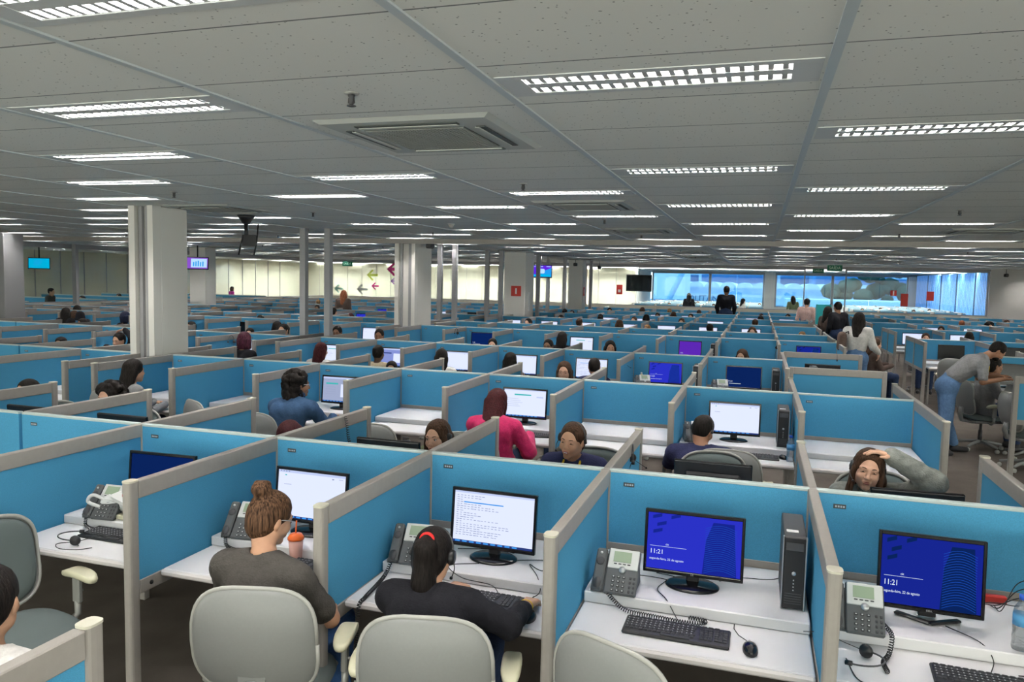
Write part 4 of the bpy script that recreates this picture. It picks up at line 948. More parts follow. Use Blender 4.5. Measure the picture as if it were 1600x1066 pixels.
# loose cables round the front desks
def P_(key, *pts): b_ = bay(*key); return [bp(b_, *p) for p in pts]
s1 = SZ+.004; d1 = DZ+.004
wire(P_(kD, (.10, .30, s1), (.20, .22, s1), (.30, .20, s1), (.37, .16, s1), (.43, .12, s1+.03)), 'black cables running to the computer tower at the empty desk')
wire(P_(kD, (-.36, .40, s1+.005), (-.25, .36, s1), (-.12, .38, s1), (-.05, .45, s1), (-.10, .33, s1), (-.20, .30, s1)), 'black cable loop behind the phone at the empty desk')
wire(P_(kD, (-.14, .38, s1), (-.17, .50, s1), (-.12, .60, s1), (-.08, .655, d1+.02), (-.06, .70, d1), (-.10, .755, d1)), 'thin black lead hanging over the shelf at the empty desk')
wire(P_(kC, (-.20, .34, s1), (-.08, .30, s1), (.02, .28, s1), (.10, .30, s1)), 'black lead behind the text monitor, left part')
wire(P_(kC, (.12, .40, s1), (.28, .34, s1), (.38, .40, s1), (.30, .48, s1), (.22, .42, s1), (.30, .56, s1), (.34, .655, d1+.02), (.30, .72, d1)), 'black lead looping right of the text monitor')
wire(P_(kC, (-.02, .50, s1), (-.14, .56, s1), (-.13, .62, s1), (-.04, .655, d1+.03), (.10, .66, d1+.02), (.16, .71, d1)), 'thin lead curving before the text monitor base')
wire(P_(kE, (.0, .46, s1), (.10, .58, s1), (.13, .655, d1+.02), (.10, .745, d1)), 'black lead hanging from the right blue monitor')
wire(P_(kE, (.26, .50, s1), (.33, .60, s1), (.34, .655, d1+.02), (.28, .70, d1), (.20, .72, d1)), 'black lead beside the water bottle')
for i in range(4): wire(P_(kE, (.20+.02*i, .14, s1), (.26, .16+.03*i, s1+.02), (.32, .20, s1+.03+.03*i), (.37, .2, s1+.04+.04*i)), ['lowest', 'second', 'third', 'topmost'][i]+' black cable of the tangle behind the water bottle')
wire(P_(kB, (.10, .52, s1), (.20, .58, s1), (.28, .655, d1+.02), (.22, .72, d1)), 'grey lead behind the orange tumbler')
wire(P_(kA, (-.16, .86, d1), (-.22, .92, d1), (-.15, .97, d1), (-.05, .95, d1), (.0, .9, d1)), 'thin headset lead on the desk by the bagged phone')
wire(P_(kE, (-.42, .80, d1), (-.40, .95, d1), (-.36, 1.0, d1)), 'thin headset lead near the right-hand divider')
# chairs of the front row
put_chair(kB, .36, 1.27, .28, 'grey swivel chair carrying the woman with the hair bun'); put_chair(kC, .08, 1.27, .24, 'grey swivel chair carrying the woman with the ponytail'); put_chair(kD, -.10, 1.25, -.45, 'empty grey swivel chair turned at the nearest empty desk')
clone(CHAIR, (-3.32, 2.68, 0), -1.75, 'empty grey swivel chair at the left edge facing right', 'grey swivel chairs')
# --- front row, far side
for k, dx in ((5, .13), (6, 0)): put_mon(('M', 0, k, 1), 'off', dx, .52)
put_mon(('M', 0, 3, 1), 'off', 0, .52); put_mon(('M', 0, 1, 1), 'off', 0, .72, 0, 'low black monitor back just behind the empty nearby desk'); put_mon(('M', 0, 0, 1), 'off', -.03, .48, .06, 'black monitor back before the woman holding her head')
for k in (2, 4): put_desk(('M', 0, k, 1))
tag(MB().box((0, 0, .0), (.14, .10, .004)).build('paper', 'paper_white'), 'white paper card resting above the second blue screen', 'paper').location = bp(bay('M', 0, 4, 1), .1, .4, SZ+.004)
# --- second row, camera side
for k in range(8): put_desk(('M', 1, k, -1))
put_mon(('M', 1, 5, -1), 'app', .0, .40); put_mon(('M', 1, 3, -1), 'greenbar', .02, .40); put_mon(('M', 1, 1, -1), 'page', -.02, .40, 0, 'monitor with white page before the man in navy')
put(TOWER, ('M', 1, 1, -1), .40, .50, 0, 'black computer tower beside the man in navy', 'computer towers', True); put(TOWER, ('M', 2, 1, -1), .40, .50, 0, 'black computer tower in the third row by the aisle screens', 'computer towers', True); put(TOWER, ('M', 2, 2, -1), .42, .50, 0, 'dark computer tower beside the blue lock screen in row three', 'computer towers', True)
put(TOWER, ('M', 3, 2, -1), .42, .50, 0, 'small dark computer tower beside the violet monitor in row four', 'computer towers', True)
put(PHONE['short'], ('M', 1, 1, -1), -.36, .50, .2, 'desk phone left of the man in navy', 'desk phones', True); put(PHONE['short'], ('M', 2, 2, -1), -.30, .50, .3, 'desk phone beside the yellow bottle', 'desk phones', True); put(PHONE['short'], ('M', 2, 1, -1), -.30, .50, .2, 'desk phone left of the navy monitor in row three', 'desk phones', True)
put(PHONE['short'], ('L', 1, 0, -1), -.05, .50, .2, 'desk phone before the long dark haired woman beside the column', 'desk phones', True)
put(KEYB, ('M', 1, 1, -1), .15, .78, 0, 'black keyboard right of the man in navy', 'keyboards'); put(MOUSE, ('M', 1, 1, -1), .40, .74, .4, 'black mouse by the water bottle in row two', 'mice'); put(BOTTLE, ('M', 1, 1, -1), .455, .82, 0, 'clear water bottle beside the tower of the man in navy', None)
put(KEYB, ('M', 1, 3, -1), .33, .66, .2, 'black keyboard right of the woman in pink', 'keyboards'); put(YBOT, ('M', 2, 2, -1), -.32, .42, 0, 'yellow bottle with white cap on a desk in row three', None, True)
put(YBOT, ('L', 2, 4, -1), .2, .42, 0, 'yellow bottle beside the arm raised near the column', None, True)
def headset_on(x, y, side, lab, a=0): q = clone(HEADSET, (x, y, PH-.094), a, lab, 'headsets'); q.rotation_euler = (0, 0, a); return q
headset_on(-.715+.02, 4.68, 1, 'black headset hung over the divider left of the man in navy', PI/2+.2)
headset_on(-1.69, 10.25, 1, 'black headset hung over the divider by the yellow bottle', PI/2); headset_on(-5.70, 14.2, 1, 'black headset hung on a divider near the dark blue monitor', PI/2)
headset_on(-8.0, 10.3, 1, 'black headset hung over a divider left of the bob haired person', PI/2); headset_on(.345, 14.2, 1, 'black headset hung on a divider in row four by the aisle', PI/2); headset_on(1.15, 12.35, 1, 'black headset hung over the second aisle end screen', PI/2)
cc = [(-2.785+.03, 4.78, PH+.004), (-2.785+.035, 4.80, PH-.06), (-2.75, 4.82, PH-.16), (-2.74, 4.86, PH-.26), (-2.73, 4.9, PH-.36)]
tag(MB().tube(coil(smooth_path(cc, 5), .010, 22), .0025, 5).build('coiled_cord', 'black_cable'), 'black coiled phone cord hanging over a second row divider', 'cable')
put_chair(('M', 1, 5, -1), -.12, 1.62, .25); put_chair(('M', 1, 4, -1), .08, 1.62, .12); put_chair(('M', 1, 3, -1), .0, 1.72, .12); put_chair(('M', 1, 1, -1), -.03, 1.45, .0); put_chair(('M', 1, 6, -1), .2, 1.3, -.5); put_chair(('M', 2, 2, -1), .1, 1.25, 0)
# --- further monitors: (block, row, bay, side, kind)
for q in [('M',2,7,-1,'greenbar'),('M',2,6,-1,'bluepage'),('M',2,5,-1,'page'),('M',2,4,-1,'page'),('M',2,3,-1,'code'),('M',2,2,-1,'lock'),('M',2,1,-1,'navy'),('M',3,6,-1,'navy'),('M',3,4,-1,'greenbar'),('M',3,2,-1,'violet'),('M',3,0,-1,'lockdell'),
          ('L',2,0,-1,'page'),('M',5,7,-1,'page'),('M',5,6,-1,'page'),('L',6,1,-1,'off'),('L',6,2,-1,'page'),('M',5,5,-1,'page'),('M',5,4,-1,'page'),('M',5,3,-1,'page'),('M',6,4,-1,'page'),('M',4,4,1,'off'),('M',4,2,1,'off'),('M',5,2,-1,'page'),
          ('M',5,1,-1,'page'),('M',6,2,-1,'page'),('M',7,0,-1,'page'),('M',6,0,-1,'off'),('M',7,1,-1,'page'),('L',5,3,-1,'lock'),('L',6,4,-1,'lock'),('L',4,1,1,'off'),('L',3,0,-1,'page'),('M',4,6,1,'off'),('R',2,0,-1,'page'),('R',3,1,-1,'page'),
          ('R',2,1,-1,'page'),('R',3,2,-1,'page'),('R',1,0,-1,'off'),('R',1,1,-1,'off'),('R',0,0,-1,'off'),('M',7,3,-1,'page'),('M',6,5,-1,'page'),('M',8,3,-1,'page'),('M',7,4,-1,'page'),('M',2,0,1,'off'),('L',2,2,-1,'page'),('L',3,3,-1,'off')]:
    key = q[:4]; put_mon(key, q[4], 0, .42)
o = put(TOWER, ('M', 2, 0, 1), .12, .40, 0, 'black computer tower standing behind the nearest aisle end screen', 'computer towers', True)
put_chair(('R', 0, 0, -1), -.1, 1.8, -1.5, 'empty grey swivel chair beside the bending man, nearer the camera'); put_chair(('R', 0, 0, -1), -.35, 2.55, -1.35, 'empty grey swivel chair at the right edge, closest one in the aisle')
put_desk(('L', 1, 0, -1)); put_desk(('L', 2, 4, -1)); put_chair(('R', 1, 0, -1), -.1, 1.45, -.5); put_chair(('R', 4, 0, -1), -.3, 1.45, -.3)
o = put_desk(('R', 0, 0, -1)); put_desk(('R', 0, 1, -1)); put_desk(('R', 1, 0, -1))
tag(MB().box((0, 0, .0), (.75, .03, .05), ch=.004).tube([(-.36, 0, 0), (-.36, 0, -.95)], .02, 8).tube([(.36, 0, 0), (.36, 0, -.95)], .02, 8).tube([(-.36, 0, -.3), (.36, 0, -.3)], .012, 8).build('barrier_frame', 'rail_cap'), 'cream metal frame beside the couple in the aisle', 'frame').location = (2.05, 18.6, .96)

# ------------------------------------------------------------------ people: smooth bodies grown from joint positions
f32 = np.float32
class Field:
    def __init__(s, lo, hi, h, fine=()):       # fine: list of (lo, hi, step) boxes that get a denser grid
        s.ax = []
        for a in range(3):
            t = lo[a]; L = [t]
            while t < hi[a]:
                st = h
                for (l, u, q) in fine:
                    if l[a]-q <= t <= u[a]: st = min(st, q)
                t += st; L.append(t)
            s.ax.append(np.array(L, f32))
        s.v = np.full([len(q) for q in s.ax], .5, f32)
    def sub(s, lo, hi):
        sl = tuple(slice(max(0, int(np.searchsorted(s.ax[a], lo[a]))-1), int(np.searchsorted(s.ax[a], hi[a]))+1) for a in range(3))
        X, Y, Z = s.ax[0][sl[0]][:, None, None], s.ax[1][sl[1]][None, :, None], s.ax[2][sl[2]][None, None, :]
        return sl, X, Y, Z
    def put(s, sl, d, k, cut=False):
        v = s.v[sl]
        if v.size == 0: return
        if cut:
            d = -d
            if k > 0: h = np.maximum(k-np.abs(v-d), 0)/k; s.v[sl] = np.maximum(v, d)+h*h*k*.25
            else: s.v[sl] = np.maximum(v, d)
        elif k > 0: h = np.maximum(k-np.abs(v-d), 0)/k; s.v[sl] = np.minimum(v, d)-h*h*k*.25
        else: s.v[sl] = np.minimum(v, d)
    def cap(s, a, b, ra, rb=None, k=.02, cut=False, wob=0, sx=None):
        a = np.array(a, f32); b = np.array(b, f32); rb = ra if rb is None else rb; m = max(ra, rb)+k+.03
        sl, X, Y, Z = s.sub(np.minimum(a, b)-m, np.maximum(a, b)+m); ab = b-a; L2 = max(float(ab@ab), 1e-8)
        t = np.clip(((X-a[0])*ab[0]+(Y-a[1])*ab[1]+(Z-a[2])*ab[2])/L2, 0, 1)
        d = np.sqrt((X-a[0]-t*ab[0])**2+(Y-a[1]-t*ab[1])**2+(Z-a[2]-t*ab[2])**2)-(ra+(rb-ra)*t)
        if wob: d = d+wob*(np.sin(X*61+Z*47+Y*13)*np.sin(Y*53-Z*38+X*9))
        s.put(sl, d, k, cut)
    def ell(s, c, r, R=None, k=.02, cut=False, wob=0, fr=90):
        c = np.array(c, f32); m = max(r)+k+.02; sl, X, Y, Z = s.sub(c-m, c+m); x, y, z = X-c[0], Y-c[1], Z-c[2]
        if R is not None:
            R = np.array(R, f32); x, y, z = (R[0, 0]*x+R[1, 0]*y+R[2, 0]*z), (R[0, 1]*x+R[1, 1]*y+R[2, 1]*z), (R[0, 2]*x+R[1, 2]*y+R[2, 2]*z)
        k0 = np.sqrt((x/r[0])**2+(y/r[1])**2+(z/r[2])**2); k1 = np.sqrt((x/r[0]**2)**2+(y/r[1]**2)**2+(z/r[2]**2)**2)+1e-6
        d = k0*(k0-1)/k1
        if wob: d = d+wob*np.sin(x*fr+2)*np.sin(y*fr*.9+1)*np.sin(z*fr*1.1)
        s.put(sl, d, k, cut)
    def plane_cut(s, p, n):                    # remove everything on the side n points to
        sl, X, Y, Z = s.sub([-9]*3, [9]*3); d = -((X-p[0])*n[0]+(Y-p[1])*n[1]+(Z-p[2])*n[2]); s.put(sl, d, .008, True)
    def mesh(s, name, mt):
        v = s.v; v[0] = v[-1] = .5; v[:, 0] = v[:, -1] = .5; v[:, :, 0] = v[:, :, -1] = .5
        i_ = v < 0; nx, ny, nz = v.shape
        cnt_ = np.zeros((nx-1, ny-1, nz-1), np.int8)
        for a in (0, 1):
            for b in (0, 1):
                for c in (0, 1): cnt_ += i_[a:nx-1+a, b:ny-1+b, c:nz-1+c]
        act = (cnt_ > 0) & (cnt_ < 8); A = np.argwhere(act); idx = np.full(act.shape, -1, np.int64); idx[act] = np.arange(len(A))
        acc = np.zeros((len(A), 3)); num = np.zeros(len(A))
        P = [s.ax[a].astype(float) for a in range(3)]
        cor = [(a, b, c) for a in (0, 1) for b in (0, 1) for c in (0, 1)]
        for p in cor:
            for ax in range(3):
                if p[ax]: continue
                q = list(p); q[ax] = 1
                v0 = v[A[:, 0]+p[0], A[:, 1]+p[1], A[:, 2]+p[2]]; v1 = v[A[:, 0]+q[0], A[:, 1]+q[1], A[:, 2]+q[2]]
                m_ = (v0 < 0) != (v1 < 0); t = np.where(m_, v0/(v0-v1+1e-12), 0)
                for a in range(3):
                    x0 = P[a][A[:, a]+p[a]]; x1 = P[a][A[:, a]+q[a]]; acc[:, a] += np.where(m_, x0+(x1-x0)*t, 0)
                num += m_
        V = acc/num[:, None]; F = []
        for ax in range(3):
            b, c = (ax+1) % 3, (ax+2) % 3
            s0 = [slice(None)]*3; s1 = [slice(None)]*3; s0[ax] = slice(0, -1); s1[ax] = slice(1, None)
            e = i_[tuple(s0)] != i_[tuple(s1)]; E_ = np.argwhere(e); E_ = E_[(E_[:, b] > 0) & (E_[:, c] > 0)]
            ins = i_[E_[:, 0], E_[:, 1], E_[:, 2]]
            def g(db, dc):
                Q = E_.copy(); Q[:, b] -= db; Q[:, c] -= dc
                Q = np.minimum(Q, np.array(act.shape)-1); return idx[Q[:, 0], Q[:, 1], Q[:, 2]]
            q = np.stack([g(1, 1), g(0, 1), g(0, 0), g(1, 0)], 1); q[~ins] = q[~ins][:, ::-1]; F.append(q[(q >= 0).all(1)])
        F = np.concatenate(F); me = bpy.data.meshes.new(name)
        me.vertices.add(len(V)); me.vertices.foreach_set('co', V.ravel()); me.loops.add(F.size); me.loops.foreach_set('vertex_index', F.ravel().astype(np.int32))
        me.polygons.add(len(F)); me.polygons.foreach_set('loop_start', np.arange(0, F.size, 4, dtype=np.int32)); me.polygons.foreach_set('loop_total', np.full(len(F), 4, np.int32))
        me.polygons.foreach_set('use_smooth', np.ones(len(F), bool)); me.update(calc_edges=True); me.validate(); me.materials.append(M[mt]); return me
def V3(p): return Vector(p)
def rotm(yaw_=0, pitch_=0, roll_=0): return (Matrix.Rotation(yaw_, 3, 'Z') @ Matrix.Rotation(pitch_, 3, 'X') @ Matrix.Rotation(roll_, 3, 'Y'))
for nm, c_ in (('light', (.74, .43, .30)), ('tan', (.60, .33, .21)), ('brown', (.34, .17, .10)), ('dark', (.13, .07, .045))): mat('skin_'+nm, c_, .5, noise=(25, .05))
def hairmat(nm, col, tip=None):
    mm = mat('hair_'+nm, col, .6, spec=.14); nt = mm.node_tree; b = nt.nodes['Principled BSDF']; tc = nt.nodes.new('ShaderNodeTexCoord'); mp = nt.nodes.new('ShaderNodeMapping'); mp.inputs['Scale'].default_value = (90, 90, 7)
    n = nt.nodes.new('ShaderNodeTexNoise'); n.inputs['Scale'].default_value = 1.6; n.inputs['Detail'].default_value = 3; L = nt.links.new; L(tc.outputs['Object'], mp.inputs[0]); L(mp.outputs[0], n.inputs['Vector'])
    mx = nt.nodes.new('ShaderNodeMix'); mx.data_type = 'RGBA'; mx.inputs[6].default_value = (*[q*.45 for q in col], 1); mx.inputs[7].default_value = (*(tip or [min(1, q*1.5+.004) for q in col]), 1)
    r_ = nt.nodes.new('ShaderNodeMapRange'); r_.inputs[1].default_value = .35; r_.inputs[2].default_value = .68; L(n.outputs['Fac'], r_.inputs[0]); L(r_.outputs[0], mx.inputs[0]); L(mx.outputs[2], b.inputs['Base Color'])
    bp_ = nt.nodes.new('ShaderNodeBump'); bp_.inputs['Strength'].default_value = .6; bp_.inputs['Distance'].default_value = .006; L(n.outputs['Fac'], bp_.inputs['Height']); L(bp_.outputs[0], b.inputs['Normal'])
hairmat('black', (.010, .007, .006)); hairmat('brown', (.055, .027, .015)); hairmat('darkred', (.048, .008, .010)); hairmat('blond', (.30, .17, .08)); hairmat('ginger', (.26, .09, .04)); hairmat('bun', (.045, .022, .013), (.17, .09, .05)); hairmat('plum', (.03, .012, .016), (.11, .025, .05)); hairmat('navy', (.01, .015, .04))
for nm, c_ in (('charcoal', (.075, .068, .062)), ('black', (.012, .012, .016)), ('navy', (.025, .028, .075)), ('pink', (.62, .03, .14)), ('denim', (.045, .095, .19)), ('white', (.66, .64, .62)), ('cream', (.62, .52, .36)), ('grey', (.26, .26, .27)), ('camo', (.24, .25, .23)), ('jeans', (.12, .22, .40)), ('darkjeans', (.03, .05, .11)),
               ('blush', (.62, .42, .38)), ('brown', (.10, .07, .06)), ('magenta', (.45, .03, .25)), ('blue', (.05, .12, .30)), ('olive', (.12, .14, .08))): mat('cloth_'+nm, c_, .9, noise=(40 if nm != 'camo' else 22, .12 if nm != 'camo' else .3), bump=(120, .35), spec=.2, sheen=.15 if nm == 'pink' else 0)
mat('lips', (.42, .13, .12), .4); mat('eye_white', (.75, .73, .72), .25); mat('iris', (.03, .017, .012), .2); mat('shoe_dark', (.03, .03, .035), .6); mat('sole', (.55, .5, .45), .7); mat('lanyard', (.85, .58, .02), .6); mat('red_tie', (.7, .02, .02), .6)

def base_pose(**o):
    """seated, facing +y, root on the floor under the hips"""
    d = dict(hip=(0, 0, .565), waist=(0, -.02, .69), chest=(0, .0, .85), neck=(0, .03, .985), head=(0, .065, 1.118), hy=0, hp=-.12, hr=0,
             sl=(-.165, .01, .935), sr=(.165, .01, .935), el=(-.22, .10, .70), er=(.22, .10, .70), wl=(-.12, .33, .765), wr=(.12, .33, .765), fl=(.15, 1, -.12), fr=(-.15, 1, -.12),
             kl=(-.11, .40, .55), kr=(.11, .40, .55), al=(-.11, .40, .10), ar=(.11, .40, .10), tl=(-.12, .55, .035), tr=(.12, .55, .035), g=1.0, curl=.5, nl=(0, 0, 1), nr=(0, 0, 1))
    d.update(o); return d
def fingers(F, w, dirv, nrm, side, curl, k=.004):
    """palm, four unequal fingers with a knuckle bend, thumb leaving the side of the palm near its base"""
    w = V3(w); d = V3(dirv).normalized(); n = (V3(nrm)-d*d.dot(V3(nrm))).normalized(); s_ = d.cross(n)*side          # s_: towards the thumb side
    for i, off in enumerate((.026, .009, -.009, -.025)):
        kn = w+d*(.088-.004*abs(i-1))+s_*off; F.cap(w+d*.012+s_*off*.6, kn, .0135, .0115, .012)
    Ls = (.072, .080, .074, .058)
    for i, off in enumerate((.026, .009, -.009, -.025)):
        kn = w+d*(.088-.004*abs(i-1))+s_*off; a = curl*.55; d1 = (d*math.cos(a)-n*math.sin(a)+s_*off*2.4).normalized(); p1 = kn+d1*Ls[i]*.52
        a2 = curl*1.35; d2 = (d*math.cos(a2)-n*math.sin(a2)+s_*off*1.2).normalized(); p2 = p1+d2*Ls[i]*.48; F.cap(kn, p1, .0098, .0088, k); F.cap(p1, p2, .0088, .0072, k)
    b0 = w+d*.022+s_*.020; b1 = b0+(d*.55+s_*.75-n*.25).normalized()*.045; b2 = b1+(d*.9+s_*.25-n*.2).normalized()*.034; F.cap(b0, b1, .014, .0105, .008); F.cap(b1, b2, .0100, .0080, k)
def head_prims(F, c, R, fem=True):
    c = V3(c); T = lambda p: c+R @ V3(p)
    E = lambda p, r, k=.02, cut=False: F.ell(T(p), r, R, k, cut)
    E((0, -.012, .028), (.074, .092, .086), .01); E((0, .028, -.028), (.060, .060, .080), .03)
    F.cap(T((0, .03, -.062)), T((0, .058, -.092)), .040, .020 if fem else .024, .025); F.cap(T((-.04, .0, -.055)), T((.04, .0, -.055)), .032, None, .03)
    for s_ in (-1, 1):
        E((s_*.036, .060, -.032), (.024, .022, .022), .02); E((s_*.075, -.008, -.008), (.010, .017, .030), .006)
        E((s_*.031, .100, .004), (.0195, .018, .012), .010, True); F.cap(T((s_*.030, .0690, .003)), T((s_*.031, .070, .003)), .0135, None, .005)
        F.cap(T((s_*.012, .082, .019)), T((s_*.045, .070, .020)), .009, .007, .014); E((s_*.011, .094, -.034), (.0075, .008, .0065), .006)
    F.cap(T((0, .080, .012)), T((0, .101, -.028)), .0075, .0105, .012); E((0, .102, -.031), (.0095, .009, .008), .006)
    F.cap(T((-.017, .083, -.060)), T((.017, .083, -.060)), .0085, None, .010); F.cap(T((-.013, .084, -.070)), T((.013, .084, -.070)), .0080, None, .010)
    E((0, .072, -.098), (.018, .016, .014), .02)
def make_person(loc, rz, ps, skin='tan', top='black', sleeves=1.0, pants='darkjeans', hair='long', hcol='black', label='', h=.013, face=True, hands=True, collar=0, brow=True, seed=0, hair_only=False, smile=0, hi=.0048, hem=0, name='person', group=None, loose=0.0, downcast=True):
    d = base_pose(**ps); g = d['g']; R = rotm(d['hy'], d['hp'], d['hr']); hc = V3(d['head']); r = empty(name, loc, rz, label, 'person', group)
    J = [V3(d[q]) for q in ('hip', 'waist', 'chest', 'neck', 'head', 'sl', 'sr', 'el', 'er', 'wl', 'wr', 'kl', 'kr', 'al', 'ar', 'tl', 'tr')]
    lo = [min(p[a] for p in J)-.24 for a in range(3)]; hi_ = [max(p[a] for p in J)+.24 for a in range(3)]; lo[2] = -.01
    fine = [([hc[a]-.13 for a in range(3)], [hc[a]+.13 for a in range(3)], hi if face else max(hi, .007))]
    if hands:
        for w_, f_ in (('wl', 'fl'), ('wr', 'fr')):
            e = V3(d[w_])+V3(d[f_]).normalized()*.09; fine.append(([e[a]-.10 for a in range(3)], [e[a]+.10 for a in range(3)], .0065))
    def trunk(F, o, sl_, hm=0):
        hip, wa, ch, ne = V3(d['hip']), V3(d['waist']), V3(d['chest']), V3(d['neck']); sd = (V3(d['sr'])-V3(d['sl'])).normalized(); hd = (V3(d['kr'])-V3(d['kl'])); hd = sd if hd.length < .01 else hd.normalized()
        wb = .004 if o > 0 else 0
        if hm: hip = hip.lerp(wa, hm)
        else: F.cap(hip-sd*.075, hip+sd*.075, .108*g+o, None, .05); F.cap(hip-sd*.035, wa-sd*.035, .100*g+o, .092*g+o, .04, wob=wb); F.cap(hip+sd*.035, wa+sd*.035, .100*g+o, .092*g+o, .04, wob=wb)
        F.cap(wa-sd*.045, ch-sd*.065, .088*g+o, .098*g+o, .04, wob=wb); F.cap(wa+sd*.045, ch+sd*.065, .088*g+o, .098*g+o, .04, wob=wb)
        F.cap(ch-sd*.08, V3(d['sl'])+sd*.03, .085*g+o, .055*g+o, .04); F.cap(ch+sd*.08, V3(d['sr'])-sd*.03, .085*g+o, .055*g+o, .04); F.cap(V3(d['sl']), ne-(ne-ch)*.2-sd*.02, .050*g+o, .050*g+o, .04); F.cap(V3(d['sr']), ne-(ne-ch)*.2+sd*.02, .050*g+o, .050*g+o, .04)
        for s_, e_, w_ in (('sl', 'el', 'wl'), ('sr', 'er', 'wr')):
            s0, e0, w0 = V3(d[s_]), V3(d[e_]), V3(d[w_]); q = sl_
            if q <= 0: continue
            e1 = s0.lerp(e0, min(1, q*2)); F.cap(s0, e1, .052*g+o, (.052-.012*min(1, q*2))*g+o+loose, .025, wob=wb)
            if q > .5: w1 = e0.lerp(w0, min(1, (q-.5)*2)); F.cap(e0, w1, .040*g+o+loose, (.040-.011*min(1, (q-.5)*2))*g+o+loose*.6, .02, wob=wb)
    B = Field(lo, hi_, h, fine); trunk(B, -.006, 1.0); ne = V3(d['neck'])
    B.cap(ne-(ne-V3(d['chest']))*.25, hc+R @ V3((0, -.025, -.06)), .050*g, .046*g, .02); head_prims(B, hc, R)
    for k_, a_, t_, hs in (('kl', 'al', 'tl', -1), ('kr', 'ar', 'tr', 1)):
        sd = (V3(d['sr'])-V3(d['sl'])).normalized(); h0 = V3(d['hip'])+sd*hs*.085; B.cap(h0, d[k_], .078*g, .052*g, .03); B.cap(d[k_], d[a_], .050*g, .034*g, .02); B.cap(V3(d[a_])-V3((0, 0, .03)), d[t_], .032, .026, .02)
    if hands:
        fingers(B, d['wl'], d['fl'], d['nl'], -1 if d.get('flipl') else 1, d['curl']); fingers(B, d['wr'], d['fr'], d['nr'], 1 if d.get('flipr') else -1, d['curl'])
    def ob(nm, me, par=r): o = bpy.data.objects.new(nm, me); C.objects.link(o); o.parent = par; return o
    bo = ob('body', B.mesh('body', 'skin_'+skin))
    Sh = Field(lo, hi_, h); trunk(Sh, .011, sleeves, hem)
    if collar: Sh.cap(ne-(ne-V3(d['chest']))*.1, ne+(hc-ne)*.22, .062*g, .066*g, .01)
    Sh.cap(ne+(hc-ne)*.10, hc, .060*g, .05, .012, True)
    hipz = V3(d['hip']); ax_ = (V3(d['waist'])-hipz).normalized(); sh = ob('top', Sh.mesh('top', 'cloth_'+top))
    Pn = Field([lo[0], lo[1], -.01], [hi_[0], hi_[1], max(V3(d['hip'])[2], V3(d['kl'])[2])+.2], max(h, .016)); sd = (V3(d['sr'])-V3(d['sl'])).normalized()
    Pn.cap(hipz-sd*.075, hipz+sd*.075, .112*g, None, .05)
    if hem: Pn.cap(hipz-sd*.05, hipz.lerp(V3(d['waist']), .75)-sd*.03, .110*g, .100*g, .03); Pn.cap(hipz+sd*.05, hipz.lerp(V3(d['waist']), .75)+sd*.03, .110*g, .100*g, .03)
    for k_, a_, hs in (('kl', 'al', -1), ('kr', 'ar', 1)):
        Pn.cap(hipz+sd*hs*.085, d[k_], .092*g, .066*g, .03, wob=.004); Pn.cap(d[k_], V3(d[a_]).lerp(V3(d[k_]), .08), .064*g, .050*g, .02, wob=.004)
    ob('trousers', Pn.mesh('trousers', 'cloth_'+pants))
    for a_, t_ in (('al', 'tl'), ('ar', 'tr')):
        a0, t0 = V3(d[a_]), V3(d[t_]); dn = (t0-a0); dn.z = 0; dn.normalize(); F = Field([min(a0[i], t0[i])-.1 for i in range(2)]+[-.005], [max(a0[i], t0[i])+.1 for i in range(2)]+[max(a0[2], t0[2])+.08], .011)
        zb = min(a0[2], t0[2])-.0; F.cap(V3((a0[0], a0[1], a0[2]-.045))-dn*.02, t0+V3((0, 0, .006)), .042, .034, .02); F.cap(a0-V3((0, 0, .03)), a0, .040, .042, .02); ob('shoe', F.mesh('shoe', 'shoe_dark'))
    # hair
    T = lambda p: hc+R @ V3(p); q = random.Random(seed+5); L_ = .50
    F = Field([hc[a]-(.26 if a < 2 else .58) for a in range(3)], [hc[a]+.24 for a in range(3)], .0075 if face or h < .012 else .011)
    E = lambda p, r_, k=.02, cut=False, wob=.0015, fr=110: F.ell(T(p), r_, R, k, cut, wob, fr)
    vol = {'short': .005, 'buzz': .001, 'curly': .010, 'bun': .004, 'topbun': .005, 'ponytail': .004}.get(hair.split('_')[0], .010)
    E((0, -.016, .034), (.077+vol, .096+vol, .088+vol), .01)
    if hair not in ('short', 'buzz'): E((0, -.045, -.02), (.074+vol*.6, .062+vol, .085), .03)
    else: E((0, -.040, -.01), (.072, .062, .07), .02)
    dn = V3((0, 0, -1)); bk = R @ V3((0, -1, 0)); rt_ = R @ V3((1, 0, 0))
    if hair in ('long', 'straight', 'wavy'):
        Lh = {'long': .24, 'straight': .20, 'wavy': .26}[hair]; lean = V3(d['chest'])-V3(d['neck']); dd = lean.normalized() if lean.z < -.02 else dn
        for i in range(9):
            a = -1.0+2.0*i/8; s0 = T((.066*math.sin(a*1.45), -.02-.062*math.cos(a*1.3), -.01)); e0 = s0+dd*(Lh+q.uniform(-.03, .03))+bk*(.035 if abs(a) < .7 else .015)+rt_*(.012*a); F.cap(s0, e0, .036, .022, .022, wob=.003)
    if hair in ('long', 'wavy'):
        for s_ in (-1, 1): F.cap(T((s_*.074, .022, .0)), T((s_*.082, .030, -.16)), .020, .022, .02, wob=.002)
    if hair == 'bob':
        for i in range(11):
            a = -1.25+2.5*i/10; s0 = T((.074*math.sin(a*1.3), -.012-.07*math.cos(a*1.3), .0)); F.cap(s0, s0+dn*.095+rt_*.008*a, .036, .030, .02, wob=.002)
